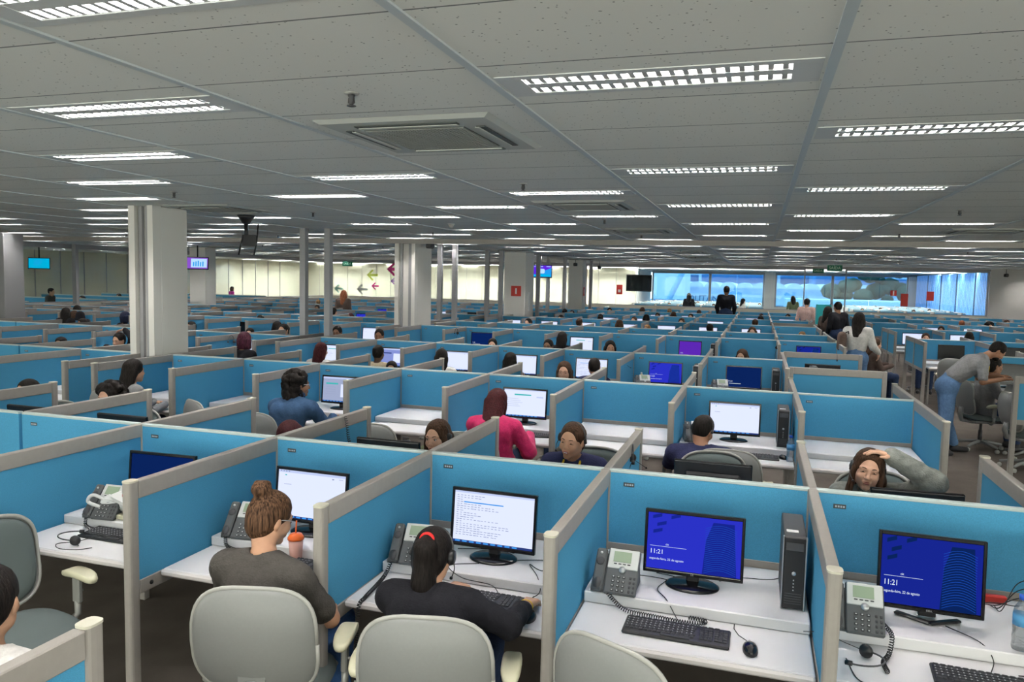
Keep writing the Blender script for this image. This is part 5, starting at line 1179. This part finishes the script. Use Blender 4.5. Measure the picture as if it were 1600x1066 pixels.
    if hair == 'curly':
        for i in range(110):
            u = q.uniform(-1, 1); th = q.uniform(0, 2*PI); y_ = math.sin(th)*math.sqrt(1-u*u)
            if y_ > .45 and u < .55: continue
            F.ell(T((.118*math.cos(th)*math.sqrt(1-u*u), -.036+.112*y_, .024+.112*u-(.02 if u < 0 else 0))), (.030,)*3, None, .008, wob=.003)
        for i in range(40):
            a = q.uniform(-1.3, 1.3); F.ell(T((.108*math.sin(a), -.036-.095*math.cos(a), -.06-q.uniform(0, .10))), (.032,)*3, None, .008, wob=.003)
    if hair in ('bun', 'topbun'):
        pz = (-.012, -.080, .118) if hair == 'topbun' else (0, -.118, .02)
        F.cap(T((0, -.05, .07)), T(pz), .04, .026, .015); F.ell(T(pz), (.050, .046, .038), R, .006, wob=.005, fr=120)
        for i in range(5):
            a = 2*PI*i/5; F.cap(T((pz[0]+.030*math.cos(a), pz[1]+.012, pz[2]+.028*math.sin(a))), T((pz[0]+.030*math.cos(a+1.2), pz[1]-.016, pz[2]+.028*math.sin(a+1.2))), .019, .017, .006)
    if hair == 'ponytail':
        s0 = T((0, -.105, .045)); p1 = s0+bk*.045+dn*.05; p2 = p1+dn*.15+bk*.012; p3 = p2+dn*.19
        F.cap(s0, p1, .026, .044, .02); F.cap(p1, p2, .046, .050, .02, wob=.003); F.cap(p2, p3, .050, .030, .02, wob=.004)
        for i in range(9): a = q.uniform(-1, 1); F.cap(p2+rt_*.025*a, p3+rt_*(.07*a-.02)+dn*q.uniform(.02, .09)+bk*q.uniform(-.02, .03), .012, .004, .006)
    # open the face
    fb = {'short': .026, 'buzz': .03}.get(hair, .020)
    F.ell(T((0, .098, -.040)), (.064, .070, .100), R, .012, True); F.ell(T((0, .108, .022)), (.066, .066, .066), R, .012, True)
    if hair in ('short', 'buzz'):
        for s_ in (-1, 1): F.ell(T((s_*.085, .03, -.05)), (.04, .06, .060), R, .01, True)
        F.ell(T((0, -.07, -.115)), (.09, .07, .05), R, .01, True)
    ho = ob('hair', F.mesh('hair', 'hair_'+hcol))
    if face:
        Tm = Matrix.Translation(hc) @ R.to_4x4(); e = MB()
        for s_ in (-1, 1):
            MB().lathe([(0, -.0108), (.0075, -.0078), (.0108, 0), (.0075, .0078), (0, .0108)], 12, T=Tm @ Matrix.Translation((s_*.0305, .0745, .0015)) @ Matrix.Rotation(-PI/2, 4, 'X')).lathe([(0, .0112), (.0050, .0104)], 12, 1, T=Tm @ Matrix.Translation((s_*.0305, .0747, .0)) @ Matrix.Rotation(-PI/2, 4, 'X')).build('eye', ['eye_white' if not downcast else 'skin_'+skin, 'iris'], bo)
            lz = .0060 if not downcast else -.0035
            MB().tube([tuple(Tm @ Vector((s_*x, y_, z_))) for x, y_, z_ in ((.0175, .0810, lz-.002), (.024, .0862, lz+.0015), (.031, .0870, lz+.0025), (.038, .0830, lz+.0010), (.0445, .0755, lz-.002))], [.0010, .0016, .0018, .0018, .0012], 6).build('eyelashes', 'hair_black', bo)
            MB().tube([tuple(Tm @ Vector((s_*x, y_, z_))) for x, y_, z_ in ((.014, .0905, .0205), (.024, .0895, .0245), (.036, .0830, .0250), (.046, .0730, .0200))], [.0020, .0029, .0025, .0012], 6).build('eyebrow', 'hair_black' if hcol in ('black', 'navy') else 'hair_brown', bo)
        m_ = MB(); w_ = .024+.005*smile
        for z_, r_ in ((-.0605, .0042), (-.0690, .0050)): m_.tube([tuple(Tm @ Vector((x*w_, .0925-.010*x*x, z_+.0035*smile*x*x+(.001 if z_ > -.065 else -.0)*(1-abs(x))))) for x in (-1, -.6, 0, .6, 1)], [.0012, r_*.85, r_, r_*.85, .0012], 8)
        m_.build('lips', 'lips', bo)
        if smile > .5: MB().box((0, 0, 0), (.024, .003, .0050), T=Tm @ Matrix.Translation((0, .0945, -.0650))).build('teeth', 'eye_white', bo)
    r['_hc'] = [hc[0], hc[1], hc[2]]; r['_R'] = [R[i][j] for i in range(3) for j in range(3)]
    return r
def wear_headset(pr, label, side=1, cable=False):
    hc = Vector(pr['_hc']); R = Matrix([pr['_R'][i*3:i*3+3] for i in range(3)]); L = Matrix.Translation(pr.location) @ Matrix.Rotation(pr.rotation_euler[2], 4, 'Z') @ Matrix.Translation(hc) @ R.to_4x4()
    q = clone(HEADSET, (0, 0, 0), 0, label, 'worn headsets', drop=() if cable else ('cable',))
    # the boom of the prototype leaves towards -y: turn it to the face
    q.matrix_world = L @ Matrix.Translation((0, -.012, .008)) @ Matrix.Diagonal((side*1.18, -1.1, 1.22, 1)) ; return q
def W2L(loc, rz, p): return tuple(Matrix.Rotation(-rz, 3, 'Z') @ (Vector(p)-Vector((loc[0], loc[1], 0))))

# 1 woman with the bun, back to the camera
loc = (-1.955, 2.76, 0); L = lambda *p: W2L(loc, 0, p)
p1 = make_person(loc, 0, dict(head=L(-2.045, 2.90, 1.10), neck=L(-2.02, 2.82, .965), chest=L(-1.98, 2.77, .83), waist=L(-1.96, 2.74, .67), hip=L(-1.955, 2.74, .55), sl=L(-2.20, 2.79, .895), sr=L(-1.81, 2.75, .90), el=L(-2.27, 2.90, .68), er=L(-1.74, 2.90, .68), wl=L(-2.18, 3.12, .755), wr=L(-1.90, 3.14, .755), hy=-.45, hp=-.30, hr=.05, g=1.08),
                 'tan', 'charcoal', .38, 'blue', 'topbun', 'bun', 'woman with a light brown hair bun and dark grey T-shirt, seated', h=.011)
MB().tube([tuple(Vector(p1['_hc'])+Matrix([p1['_R'][i*3:i*3+3] for i in range(3)]) @ Vector(q)) for q in ((.078, -.01, .012), (.073, .05, .012), (.058, .088, .008))], .0018, 6).build('glasses', 'silver', p1)
# 2 woman with the ponytail
loc = (-1.20, 2.78, 0); L = lambda *p: W2L(loc, 0, p)
p2 = make_person(loc, 0, dict(head=L(-1.285, 2.97, 1.00), neck=L(-1.255, 2.90, .89), chest=L(-1.225, 2.82, .80), waist=L(-1.21, 2.77, .66), hip=L(-1.20, 2.76, .55), sl=L(-1.43, 2.87, .84), sr=L(-1.06, 2.85, .86), el=L(-1.42, 3.00, .745), er=L(-.90, 2.86, .80), wl=L(-1.30, 3.20, .765), wr=L(-.905, 3.135, .775), fl=(.25, 1, -.1), fr=(.0, 1, -.15), hy=.08, hp=-.55, g=1.0, curl=.55),
                 'tan', 'black', .86, 'darkjeans', 'ponytail', 'black', 'woman with a long dark ponytail and black top, hand on mouse', h=.010)
c0 = Vector(p2['_hc'])+Matrix([p2['_R'][i*3:i*3+3] for i in range(3)]) @ Vector((0, -.108, .050)); MB().tube([tuple(c0+Vector((.027*math.cos(t), .006*math.sin(t)-.006, .022*math.sin(t)))) for t in [PI*q/10 for q in range(11)]], .008, 8).build('hair_tie', 'red_tie', p2)
MB().tube([tuple(Vector(W2L(loc, 0, (-.905, 3.12, .776)))+Vector((.031*math.cos(t), .004, .028*math.sin(t)))) for t in [2*PI*q/16 for q in range(17)]], .0022, 6).build('bracelet', 'yellow_bottle', p2)
wear_headset(p2, 'thin dark headset worn by the woman with the ponytail', 1)
tag(MB().box((0, 0, 0), (.10, .02, .14), ch=.008).build('pouch', 'cloth_magenta'), 'magenta pouch hanging under the desk beside the ponytail woman', 'pouch').location = (-.92, 2.62, .46)
tag(MB().box((0, 0, 0), (.055, .004, .085), ch=.002).build('badge', 'label_blue'), 'light blue badge at the ponytail woman\'s side', 'badge').location = (-.985, 2.66, .66)
# 3 woman in navy facing the camera
loc = (-1.16, 5.16, 0); L = lambda *p: W2L(loc, PI, p)
p3 = make_person(loc, PI, dict(head=L(-1.158, 5.02, 1.118), neck=L(-1.17, 5.11, .995), chest=L(-1.165, 5.15, .86), sl=L(-.99, 5.12, .925), sr=L(-1.335, 5.12, .925), hy=-.20, hp=-.06, hr=-.10), 'tan', 'navy', .4, 'darkjeans', 'bun', 'brown', 'woman in navy top with yellow lanyard facing the camera', h=.012, smile=.7, hi=.0042)
for s_ in (-1, 1): MB().tube([W2L(loc, PI, p) for p in ((-1.165+s_*.055, 5.11, 1.0), (-1.165+s_*.058, 5.035, .95), (-1.17+s_*.03, 5.01, .85), (-1.17, 5.0, .78))], .0085, 6).build('lanyard', 'lanyard', p3)
wear_headset(p3, 'black headset with boom microphone worn by the woman in navy', 1)
# 4 woman looking down behind the divider
loc = (-2.10, 5.14, 0); L = lambda *p: W2L(loc, PI, p)
p4 = make_person(loc, PI, dict(head=L(-2.125, 4.97, 1.065), neck=L(-2.12, 5.07, .95), chest=L(-2.11, 5.12, .83), sl=L(-1.95, 5.10, .90), sr=L(-2.27, 5.10, .90), hy=-.15, hp=-.04, hr=.05), 'light', 'olive', .4, 'jeans', 'long', 'brown', 'woman with parted light brown hair, face just above the divider', h=.013, downcast=False, hi=.0042)
wear_headset(p4, 'thin headset worn by the woman with parted light brown hair', -1)
# 5 woman in pink
loc = (-2.17, 6.36, 0); L = lambda *p: W2L(loc, 0, p)
make_person(loc, 0, dict(head=L(-2.20, 6.50, 1.085), neck=L(-2.18, 6.42, .96), el=L(-2.42, 6.55, .70), er=L(-1.87, 6.42, .68), wl=L(-2.25, 6.75, .76), wr=L(-1.95, 6.70, .76), sl=L(-2.38, 6.40, .89), sr=L(-1.99, 6.37, .89), hy=-.25, hp=-.2, hr=.1, g=1.12), 'light', 'pink', 1.0, 'darkjeans', 'long', 'darkred', 'woman in a bright pink sweater with long dark red hair', h=.013, face=False, loose=.012)
# 6 woman in denim
loc = (-4.28, 6.35, 0); L = lambda *p: W2L(loc, 0, p)
p6 = make_person(loc, 0, dict(head=L(-4.27, 6.52, 1.115), neck=L(-4.25, 6.45, .985), sl=L(-4.47, 6.42, .90), sr=L(-4.06, 6.40, .91), el=L(-4.50, 6.55, .68), er=L(-3.98, 6.58, .70), wl=L(-4.3, 6.8, .76), wr=L(-4.08, 6.84, .76), hy=-.75, hp=-.08, g=1.15), 'brown', 'denim', .95, 'darkjeans', 'curly', 'black', 'person in a blue denim shirt with curly black hair and glasses', h=.013, collar=1)
MB().tube([tuple(Vector(p6['_hc'])+Matrix([p6['_R'][i*3:i*3+3] for i in range(3)]) @ Vector(q)) for q in ((.080, -.02, .012), (.074, .05, .010), (.060, .088, .006), (.03, .1, .005))], .0022, 6).build('glasses', 'sign_white', p6)
# 7 man in navy from behind
loc = (-.385, 6.28, 0); L = lambda *p: W2L(loc, 0, p)
p7 = make_person(loc, 0, dict(hip=L(-.385, 6.30, .52), waist=L(-.385, 6.27, .62), chest=L(-.385, 6.28, .74), neck=L(-.385, 6.36, .865), head=L(-.385, 6.44, .99), sl=L(-.60, 6.33, .80), sr=L(-.17, 6.33, .80), el=L(-.66, 6.5, .66), er=L(-.10, 6.5, .66), wl=L(-.52, 6.74, .75), wr=L(-.25, 6.74, .75), hy=-.5, hp=-.35, hr=.1, g=1.2), 'brown', 'navy', .4, 'darkjeans', 'short', 'black', 'man in navy T-shirt with short black hair seen from behind', h=.013)
MB().box(W2L(loc, 0, (-.345, 6.155, .74)), (.018, .004, .055), ch=.001).build('neck_label', 'sign_white', p7); wear_headset(p7, 'thin headset worn by the man in the navy T-shirt', -1)
# 8 woman with her hand on her head
loc = (.72, 5.18, 0); L = lambda *p: W2L(loc, PI, p)
p8 = make_person(loc, PI, dict(head=L(.675, 5.00, 1.100), neck=L(.695, 5.09, .965), chest=L(.72, 5.15, .84), sl=L(.885, 5.10, .93), sr=L(.54, 5.12, .90), el=L(1.035, 5.00, 1.055), er=L(.50, 4.98, .70), wl=L(.80, 4.985, 1.195), wr=L(.62, 4.80, .765), fl=(.84, .10, .25), nl=(.25, .0, 1), hy=-.08, hp=.0, hr=-.14, g=1.12, curl=.55, flipl=True), 'light', 'camo', 1.0, 'darkjeans', 'long', 'brown', 'woman in grey patterned hoodie with one hand on her head', h=.011, loose=.016, collar=1, smile=.2, hi=.0040)
wear_headset(p8, 'black headset with microphone worn by the woman holding her head', 1)
put_chair(('M', 0, 0, 1), .0, 1.32, .1); put_chair(('M', 0, 2, 1), -.15, 1.30, .0); put_chair(('M', 0, 1, 1), .0, 1.5, .2); put_chair(('M', 0, 3, 1), -.1, 1.4, 0)
# 9 man bending over the desk, standing in the aisle
loc = (2.47, 11.45, 0); rz = -PI/2; L = lambda *p: W2L(loc, rz, p)
p9 = make_person(loc, rz, dict(hip=L(2.44, 11.45, .90), waist=L(2.52, 11.45, 1.04), chest=L(2.72, 11.45, 1.22), neck=L(2.87, 11.45, 1.33), head=L(3.00, 11.45, 1.40), sl=L(2.80, 11.62, 1.26), sr=L(2.80, 11.28, 1.26), el=L(2.86, 11.66, 1.02), er=L(2.80, 11.22, 1.01), wl=L(3.06, 11.55, 1.07), wr=L(3.06, 11.33, 1.05), fl=(-.1, 1, .05), fr=(.1, 1, .05),
                 kl=L(2.47, 11.60, .50), kr=L(2.43, 11.28, .49), al=L(2.62, 11.62, .09), ar=L(2.36, 11.28, .09), tl=L(2.76, 11.62, .035), tr=L(2.50, 11.26, .035), hp=-.75, hy=0, g=1.14), 'brown', 'grey', .4, 'jeans', 'short', 'black', 'bearded man in grey T-shirt and jeans bending over in the aisle', h=.013, hi=.006, hem=.45)
F = Field([-.2, -.1, .9], [.2, .9, 1.7], .008); hc = Vector(p9['_hc']); R9 = Matrix([p9['_R'][i*3:i*3+3] for i in range(3)]); F.ell(hc+R9 @ Vector((0, .045, -.078)), (.058, .052, .042), R9, .01, wob=.002); F.ell(hc+R9 @ Vector((0, .095, -.058)), (.028, .03, .016), R9, .008, True)
o = bpy.data.objects.new('beard', F.mesh('beard', 'hair_black')); C.objects.link(o); o.parent = p9
MB().tube([W2L(loc, rz, q) for q in ((2.86, 11.40, 1.30), (2.90, 11.38, 1.20), (2.90, 11.40, 1.12))], .008, 6).build('lanyard', 'lanyard', p9)
tag(MB().box((0, 0, 0), (.21, .15, .003)).box((.01, .0, .003), (.20, .15, .002)).build('papers', 'paper_white'), 'white sheets of paper held by the bending man', 'paper').location = (3.20, 11.42, 1.03)
# 10 seated beside him
loc = (3.02, 11.95, 0); rz = -PI/2+.25
make_person(loc, rz, dict(head=(0, .10, 1.16), wl=(-.10, .36, .80), wr=(.12, .36, .80), hp=-.1), 'brown', 'grey', .35, 'darkjeans', 'bun', 'black', 'seated woman in grey top behind the bending man', h=.014, hi=.006)
clone(CHAIR, (2.99, 11.93, 0), rz, 'grey swivel chair under the woman behind the bending man', 'grey swivel chairs')
# standing people
STAND = dict(hip=(0, 0, .90), waist=(0, 0, 1.06), chest=(0, .0, 1.25), neck=(0, .01, 1.40), head=(0, .04, 1.53), sl=(-.17, 0, 1.345), sr=(.17, 0, 1.345), el=(-.23, -.02, 1.07), er=(.23, -.02, 1.07), wl=(-.20, .12, .86), wr=(.20, .12, .86), fl=(0, .4, -1), fr=(0, .4, -1), nl=(-1, 0, 0), nr=(1, 0, 0),
             kl=(-.09, .02, .49), kr=(.09, .02, .49), al=(-.10, 0, .09), ar=(.10, 0, .09), tl=(-.12, .14, .035), tr=(.12, .14, .035), hp=-.1)
def stand(loc, rz, label, sc=1, ps={}, **kw):
    d = dict(STAND); d.update(ps); kw.setdefault('hem', .35); kw.setdefault('h', .017); kw.setdefault('face', False); kw.setdefault('hands', True); o = make_person(loc, rz, d, label=label, **kw); o.scale = (sc,)*3; return o
stand((1.68, 14.6, 0), -.35, 'woman in white jacket and jeans standing in the aisle', 1.06, dict(er=(.24, .02, 1.1), wr=(.28, .22, 1.0)), skin='light', top='white', sleeves=1.0, pants='jeans', hair='long', hcol='black', loose=.01)
o = empty('backpack', (1.42, 14.52, 0), 0, 'dark backpack on the shoulder of the woman in white', 'bag'); F = Field([-.15, -.15, 1.0], [.15, .15, 1.5], .014); F.cap((0, 0, 1.15), (0, 0, 1.34), .085, .075, .02); q = bpy.data.objects.new('bag_body', F.mesh('bag_body', 'cloth_brown')); C.objects.link(q); q.parent = o; MB().tube([(.03, .02, 1.38), (.10, .0, 1.42), (.12, .1, 1.3)], .01, 6).build('strap', 'cloth_black', o)
loc = (2.05, 15.6, 0)
make_person(loc, -1.35, dict(head=(0, .06, 1.14), hp=-.05), 'light', 'brown', 1.0, 'darkjeans', 'straight', 'brown', 'seated woman in brown top beside the woman in white', h=.015, hi=.006, hands=False); clone(CHAIR, (1.95, 15.58, 0), -1.35, 'grey swivel chair beside the woman in white in the aisle', 'grey swivel chairs')
stand((1.90, 20.6, 0), .5, 'man in black standing in the aisle by the teal cabinet', 1.10, {}, skin='brown', top='black', pants='darkjeans', hair='short', hcol='black')
stand((1.66, 20.9, 0), -.9, 'woman in dark clothes standing close to the man in black', 1.02, {}, skin='light', top='brown', pants='black', hair='long', hcol='black')
stand((1.40, 25.0, 0), -.3, 'person in pale pink standing left of the teal cabinet', 1.10, {}, skin='tan', top='blush', pants='jeans', hair='short', hcol='black')
stand((-1.08, 28.0, 0), 0, 'man in a black shirt standing high among the far desks', 1.29, {}, skin='brown', top='black', pants='darkjeans', hair='short', hcol='black', loose=.01)
stand((-12.3, 21.2, 0), .1, 'woman with long ginger hair standing in the far block', 1.05, {}, skin='light', top='brown', pants='darkjeans', hair='wavy', hcol='ginger')
stand((-21.2, 18.6, 0), -1.2, 'man in dark grey standing beyond the left glass wall', .97, {}, skin='tan', top='charcoal', pants='darkjeans', hair='short', hcol='black')
stand((-24.5, 31.6, 0), -.5, 'person in magenta standing beyond the left glass wall', .93, {}, skin='tan', top='magenta', pants='darkjeans', hair='bob', hcol='brown')
stand((-2.98, 35.4, 0), .3, 'woman in black standing beyond the far glass, left of the windows', 1.06, {}, skin='tan', top='black', pants='black', hair='straight', hcol='black')
stand((-.66, 35.0, 0), -1.0, 'woman in pale top beyond the glass right of the tall man', .96, {}, skin='light', top='white', pants='jeans', hair='straight', hcol='black')
stand((1.42, 35.2, 0), .3, 'long haired person beyond the glass near the doors', 1.06, {}, skin='light', top='olive', pants='black', hair='straight', hcol='black')
# far left bay: person leaning with long black hair
stand((-13.3, 12.0, 0), .2, 'person in black with very long dark hair leaning in the far bay', .86, {}, skin='tan', top='black', pants='black', hair='wavy', hcol='black')
# person at the lower left corner
make_person((-2.29, 1.72, 0), 0, dict(head=(.0, .04, 1.13), hy=.5, hp=-.1, el=(-.2, 0, .7), er=(.2, 0, .7), wl=(-.1, .2, .66), wr=(.1, .2, .66)), 'tan', 'white', .5, 'darkjeans', 'short', 'black', 'person in white top cut off at the lower left corner', h=.014)
clone(CHAIR, (-2.29, 1.68, 0), 0, 'grey swivel chair under the person at the lower left corner', 'grey swivel chairs')
# arm raised behind the partitions near the nearest column
make_person((-9.35, 9.42, 0), PI, dict(head=(0, .03, 1.12), el=(-.25, .02, 1.16), wl=(-.10, .02, 1.30), fl=(1, .1, -.25), er=(.25, .02, 1.0)), 'light', 'black', .95, 'darkjeans', 'short', 'black', 'person in black raising an arm over the head beside the column', h=.015, hi=.006)

# seated people further off: shared figures, copied with their own hair and clothes
GEN = {}
def gen(hair, hcol, face):
    k_ = (hair, hcol, face)
    if k_ not in GEN: GEN[k_] = proto(lambda: make_person((0, 0, 0), 0, dict(head=(0, .065, 1.135), neck=(0, .03, 1.0), hp=-.04), 'tan', 'black', 1.0 if hair != 'short' else .45, 'darkjeans', hair, hcol, '', h=.018, face=face, hands=True, hi=.0065))
    return GEN[k_]
HW = {'long': 'long', 'short': 'short', 'bun': 'tied', 'curly': 'curly', 'bob': 'bobbed', 'straight': 'straight', 'wavy': 'wavy'}
def seat(key, x, zt, hair='long', hcol='black', skin='tan', top='black', face=None, dy=1.22, a=0, label=None, chair=True):
    b = bay(*key); face = (key[3] > 0) if face is None else face; P = gen(hair, hcol, face and key[1] < 4); s_ = zt/1.262
    hw = {'black': 'black', 'brown': 'brown', 'darkred': 'reddish', 'blond': 'blond', 'plum': 'purplish', 'navy': 'blue-black', 'ginger': 'ginger'}[hcol]
    o = clone(P, (x, b[1]+b[2]*dy, 0), brz(b, a), label or f'person, {HW[hair]} {hw} hair, {bw(*key)}', 'people seated at the further desks', (s_,)*3)
    for c_ in o.children:
        n_ = c_.name.split('.')[0]; mt = {'body': 'skin_'+skin, 'top': 'cloth_'+top}.get(n_)
        if mt: c_.material_slots[0].link = 'OBJECT'; c_.material_slots[0].material = M[mt]
    if chair and (key[1] < 5): clone(CHAIR, (x, b[1]+b[2]*(dy+.03), 0), brz(b, a), f'occupied grey chair, {bw(*key)}', 'grey swivel chairs', drop=() if key[1] < 3 else ('adjuster', 'caster', 'back_cover'))
    return o
PPL = [('M',0,5,1,-5.29,1.22,'curly','black','light','black'), ('M',0,6,1,-6.20,1.21,'short','black','tan','black'), ('M',1,6,-1,-6.26,1.27,'straight','black','tan','grey'),
       ('L',2,0,-1,-7.35,1.32,'bob','plum','tan','black'), ('M',2,7,-1,-6.03,1.22,'straight','darkred','light','white'), ('M',2,6,-1,-5.10,1.23,'short','black','dark','cream'), ('M',1,5,1,-4.42,1.13,'short','black','tan','black'),
       ('M',2,5,-1,-4.12,1.22,'straight','black','tan','white'), ('M',2,4,-1,-3.13,1.22,'straight','black','tan','brown'), ('M',1,3,1,-2.15,1.245,'long','brown','light','olive'), ('M',2,3,-1,-1.98,1.21,'short','black','tan','navy'),
       ('M',2,1,1,-.18,1.22,'long','brown','light','grey'), ('M',2,3,1,-2.23,1.26,'long','black','tan','black'), ('M',2,5,1,-4.21,1.21,'bun','black','light','white'), ('M',2,7,1,-6.32,1.28,'short','black','brown','white'),
       ('L',2,0,1,-7.15,1.30,'short','black','brown','black'), ('M',2,4,1,-3.23,1.24,'bun','black','brown','black'), ('M',3,4,-1,-3.40,1.26,'straight','black','tan','black'), ('M',4,6,1,-5.31,1.26,'bun','black','light','white'),
       ('M',4,7,1,-5.90,1.20,'short','black','tan','pink'), ('M',6,6,1,-5.76,1.23,'straight','black','tan','black'), ('M',5,6,1,-5.31,1.22,'short','black','tan','grey'), ('M',7,7,-1,-6.21,1.25,'bun','black','brown','navy'),
       ('M',5,5,-1,-4.27,1.26,'short','brown','light','white'), ('M',6,5,-1,-4.37,1.25,'bun','black','tan','black'), ('M',5,4,-1,-3.26,1.26,'bob','brown','light','grey'), ('M',4,3,1,-2.42,1.22,'short','blond','light','white'),
       ('M',5,4,1,-3.23,1.25,'bun','brown','light','blue'), ('M',6,4,-1,-3.05,1.28,'long','black','tan','black'), ('M',5,3,1,-1.95,1.25,'long','brown','light','white'), ('M',5,2,-1,-1.09,1.25,'short','black','brown','cream'),
       ('M',7,6,1,-5.13,1.25,'bob','black','tan','white'), ('M',8,5,-1,-4.05,1.28,'bob','brown','light','grey'), ('M',8,4,-1,-3.08,1.27,'bun','blond','light','white'), ('M',7,3,-1,-2.6,1.27,'long','brown','light','black'),
       ('M',6,4,1,-3.0,1.25,'short','black','tan','grey'), ('M',6,3,1,-1.98,1.26,'short','black','tan','white'), ('M',8,3,-1,-2.03,1.25,'bun','brown','light','blush'), ('M',7,1,1,.10,1.22,'bob','black','brown','black'),
       ('M',7,1,-1,.11,1.24,'long','black','light','white'), ('M',6,1,-1,-.06,1.26,'short','brown','tan','cream'), ('M',4,1,1,-.10,1.26,'bob','brown','light','brown'), ('M',7,0,1,.99,1.24,'long','black','tan','grey'),
       ('M',4,0,1,.96,1.20,'short','blond','light','white'), ('M',8,2,-1,-1.0,1.27,'long','brown','light','black'), ('L',2,5,1,-12.95,1.22,'short','black','tan','grey'), ('L',4,9,-1,-16.9,1.27,'straight','black','tan','grey'),
       ('L',3,7,-1,-14.9,1.26,'straight','brown','light','blush'), ('L',3,6,-1,-13.45,1.29,'bob','navy','light','black'), ('L',1,2,1,-9.85,1.20,'short','black','tan','black'), ('L',2,3,1,-10.30,1.26,'short','black','tan','black'),
       ('L',4,6,1,-14.5,1.24,'short','blond','light','white'), ('L',4,4,-1,-11.3,1.22,'short','black','tan','black'), ('L',3,2,-1,-9.5,1.22,'straight','black','light','white'), ('L',2,1,1,-8.25,1.30,'bun','black','tan','black'),
       ('L',2,2,1,-9.0,1.19,'short','black','light','black'), ('L',5,6,1,-13.26,1.26,'short','black','brown','black'), ('L',7,8,-1,-15.7,1.28,'short','blond','light','cream'), ('L',4,3,1,-10.2,1.21,'bob','darkred','light','pink'),
       ('L',5,4,-1,-11.27,1.30,'short','black','tan','white'), ('R',2,1,1,4.50,1.25,'short','black','brown','navy'), ('R',4,2,-1,5.91,1.26,'short','ginger','light','white'), ('R',3,3,1,6.4,1.25,'curly','black','tan','black'),
       ('R',4,4,1,7.70,1.24,'bob','brown','light','grey'), ('R',1,0,1,3.42,1.26,'bun','brown','light','grey'), ('R',2,1,-1,4.58,1.24,'long','black','brown','black')]
for q in PPL: seat(q[:4], q[4], q[5], q[6], q[7], q[8], q[9], a=rnd.uniform(-.35, .35))
make_person((-3.36, 5.16, 0), PI, dict(neck=(0, .07, .86), head=(.0, .16, .955), chest=(0, .03, .76), sl=(-.17, .05, .82), sr=(.17, .05, .82), hp=-.7), 'tan', 'black', .5, 'darkjeans', 'bob', 'darkred', 'head of dark red hair bowed low beside the grey chair', h=.016, face=False)
# black jacket hung on a chair back with a light blue patch
o = empty('jacket', (-14.2, 13.2, 0), .2, 'black jacket with light blue patch hung over a chair back', 'jacket'); F = Field([-.35, -.2, .6], [.35, .2, 1.4], .018); F.cap((-.16, 0, 1.05), (.16, 0, 1.05), .07, None, .04); F.cap((0, 0, 1.2), (0, 0, 1.1), .09, .1, .04); F.cap((-.22, 0, 1.0), (-.26, 0, .75), .06, .05, .04); F.cap((.22, 0, 1.0), (.26, 0, .75), .06, .05, .04); F.cap((0, 0, 1.0), (0, 0, .7), .14, .16, .05)
q = bpy.data.objects.new('cloth', F.mesh('cloth', 'cloth_black')); C.objects.link(q); q.parent = o; MB().box((0, -.155, 1.0), (.17, .012, .17), ch=.003).build('patch', 'label_blue', o); clone(CHAIR, (-14.2, 13.25, 0), 0, 'grey swivel chair under the black jacket', 'grey swivel chairs')
# rows of desks in the hall beyond the glass
for i, y in enumerate((36.5, 38.6, 40.7, 42.8, 45.0)):
    for j, (xa, xb) in enumerate(((-5.6, .2), (3.9, 8.3))):
        o = empty('partition_run', ((xa+xb)/2, y, 0), 0, f'long blue partition beyond the far glass, {ORD[i+1]} from the glass, ' + ('left of the doors' if j == 0 else 'right of the doors'), 'partition', 'partitions beyond the far glass'); w_ = xb-xa
        MB().box((0, 0, .87), (w_, .04, .58)).build('fabric_panel', 'panel_blue', o); MB().box((0, 0, 1.18), (w_, .05, .035)).build('top_rail', 'panel_edge', o); dv = MB()
        for k in range(int(w_/1.03)+1): dv.box((-w_/2+1.03*k, 0, .62), (.04, 1.3, 1.2))
        dv.build('cross_screens', 'rail_grey', o)
for i, (y) in enumerate((15, 18, 21, 24, 27, 30)):
    o = empty('partition_run', (-24.6, y, 0), 0, f'long blue partition beyond the left glass wall, {ORD[i+1]} away', 'partition', 'partitions beyond the left glass'); MB().box((0, 0, .87), (6.4, .04, .58)).build('fabric_panel', 'panel_blue', o); MB().box((0, 0, 1.18), (6.4, .05, .04)).build('top_rail', 'panel_edge', o); MB().box((0, 0, .29), (6.3, .03, .58)).build('base', 'rail_grey', o)
FARP = [(-4.055, 37.4), (-3.025, 39.5), (-1.995, 37.4), (-.965, 39.6), (.065, 41.6), (-3.025, 41.6), (4.415, 37.4), (5.445, 39.5), (6.475, 37.4), (7.505, 39.6), (-24.0, 19.0), (-24.8, 25.0), (-23.5, 22.0), (-23.8, 28.0)]
for i, (x, y) in enumerate(FARP):
    P = gen(('bun', 'short', 'long')[i % 3] if i % 3 != 2 else 'long', 'black', False); o = clone(P, (x, y, 0), PI, f'seated person beyond the glass, {ORD[i+1 if i < 10 else i-9]} ' + ('in the window hall' if i < 10 else 'in the left room'), 'people beyond the glass')

# ------------------------------------------------------------------ remove the prototypes
def wipe(o):
    for c_ in list(o.children): wipe(c_)
    bpy.data.objects.remove(o)
for p_ in PROTO: wipe(p_)
for o in bpy.data.objects:
    for k_ in ('_hc', '_R'):
        if k_ in o: del o[k_]
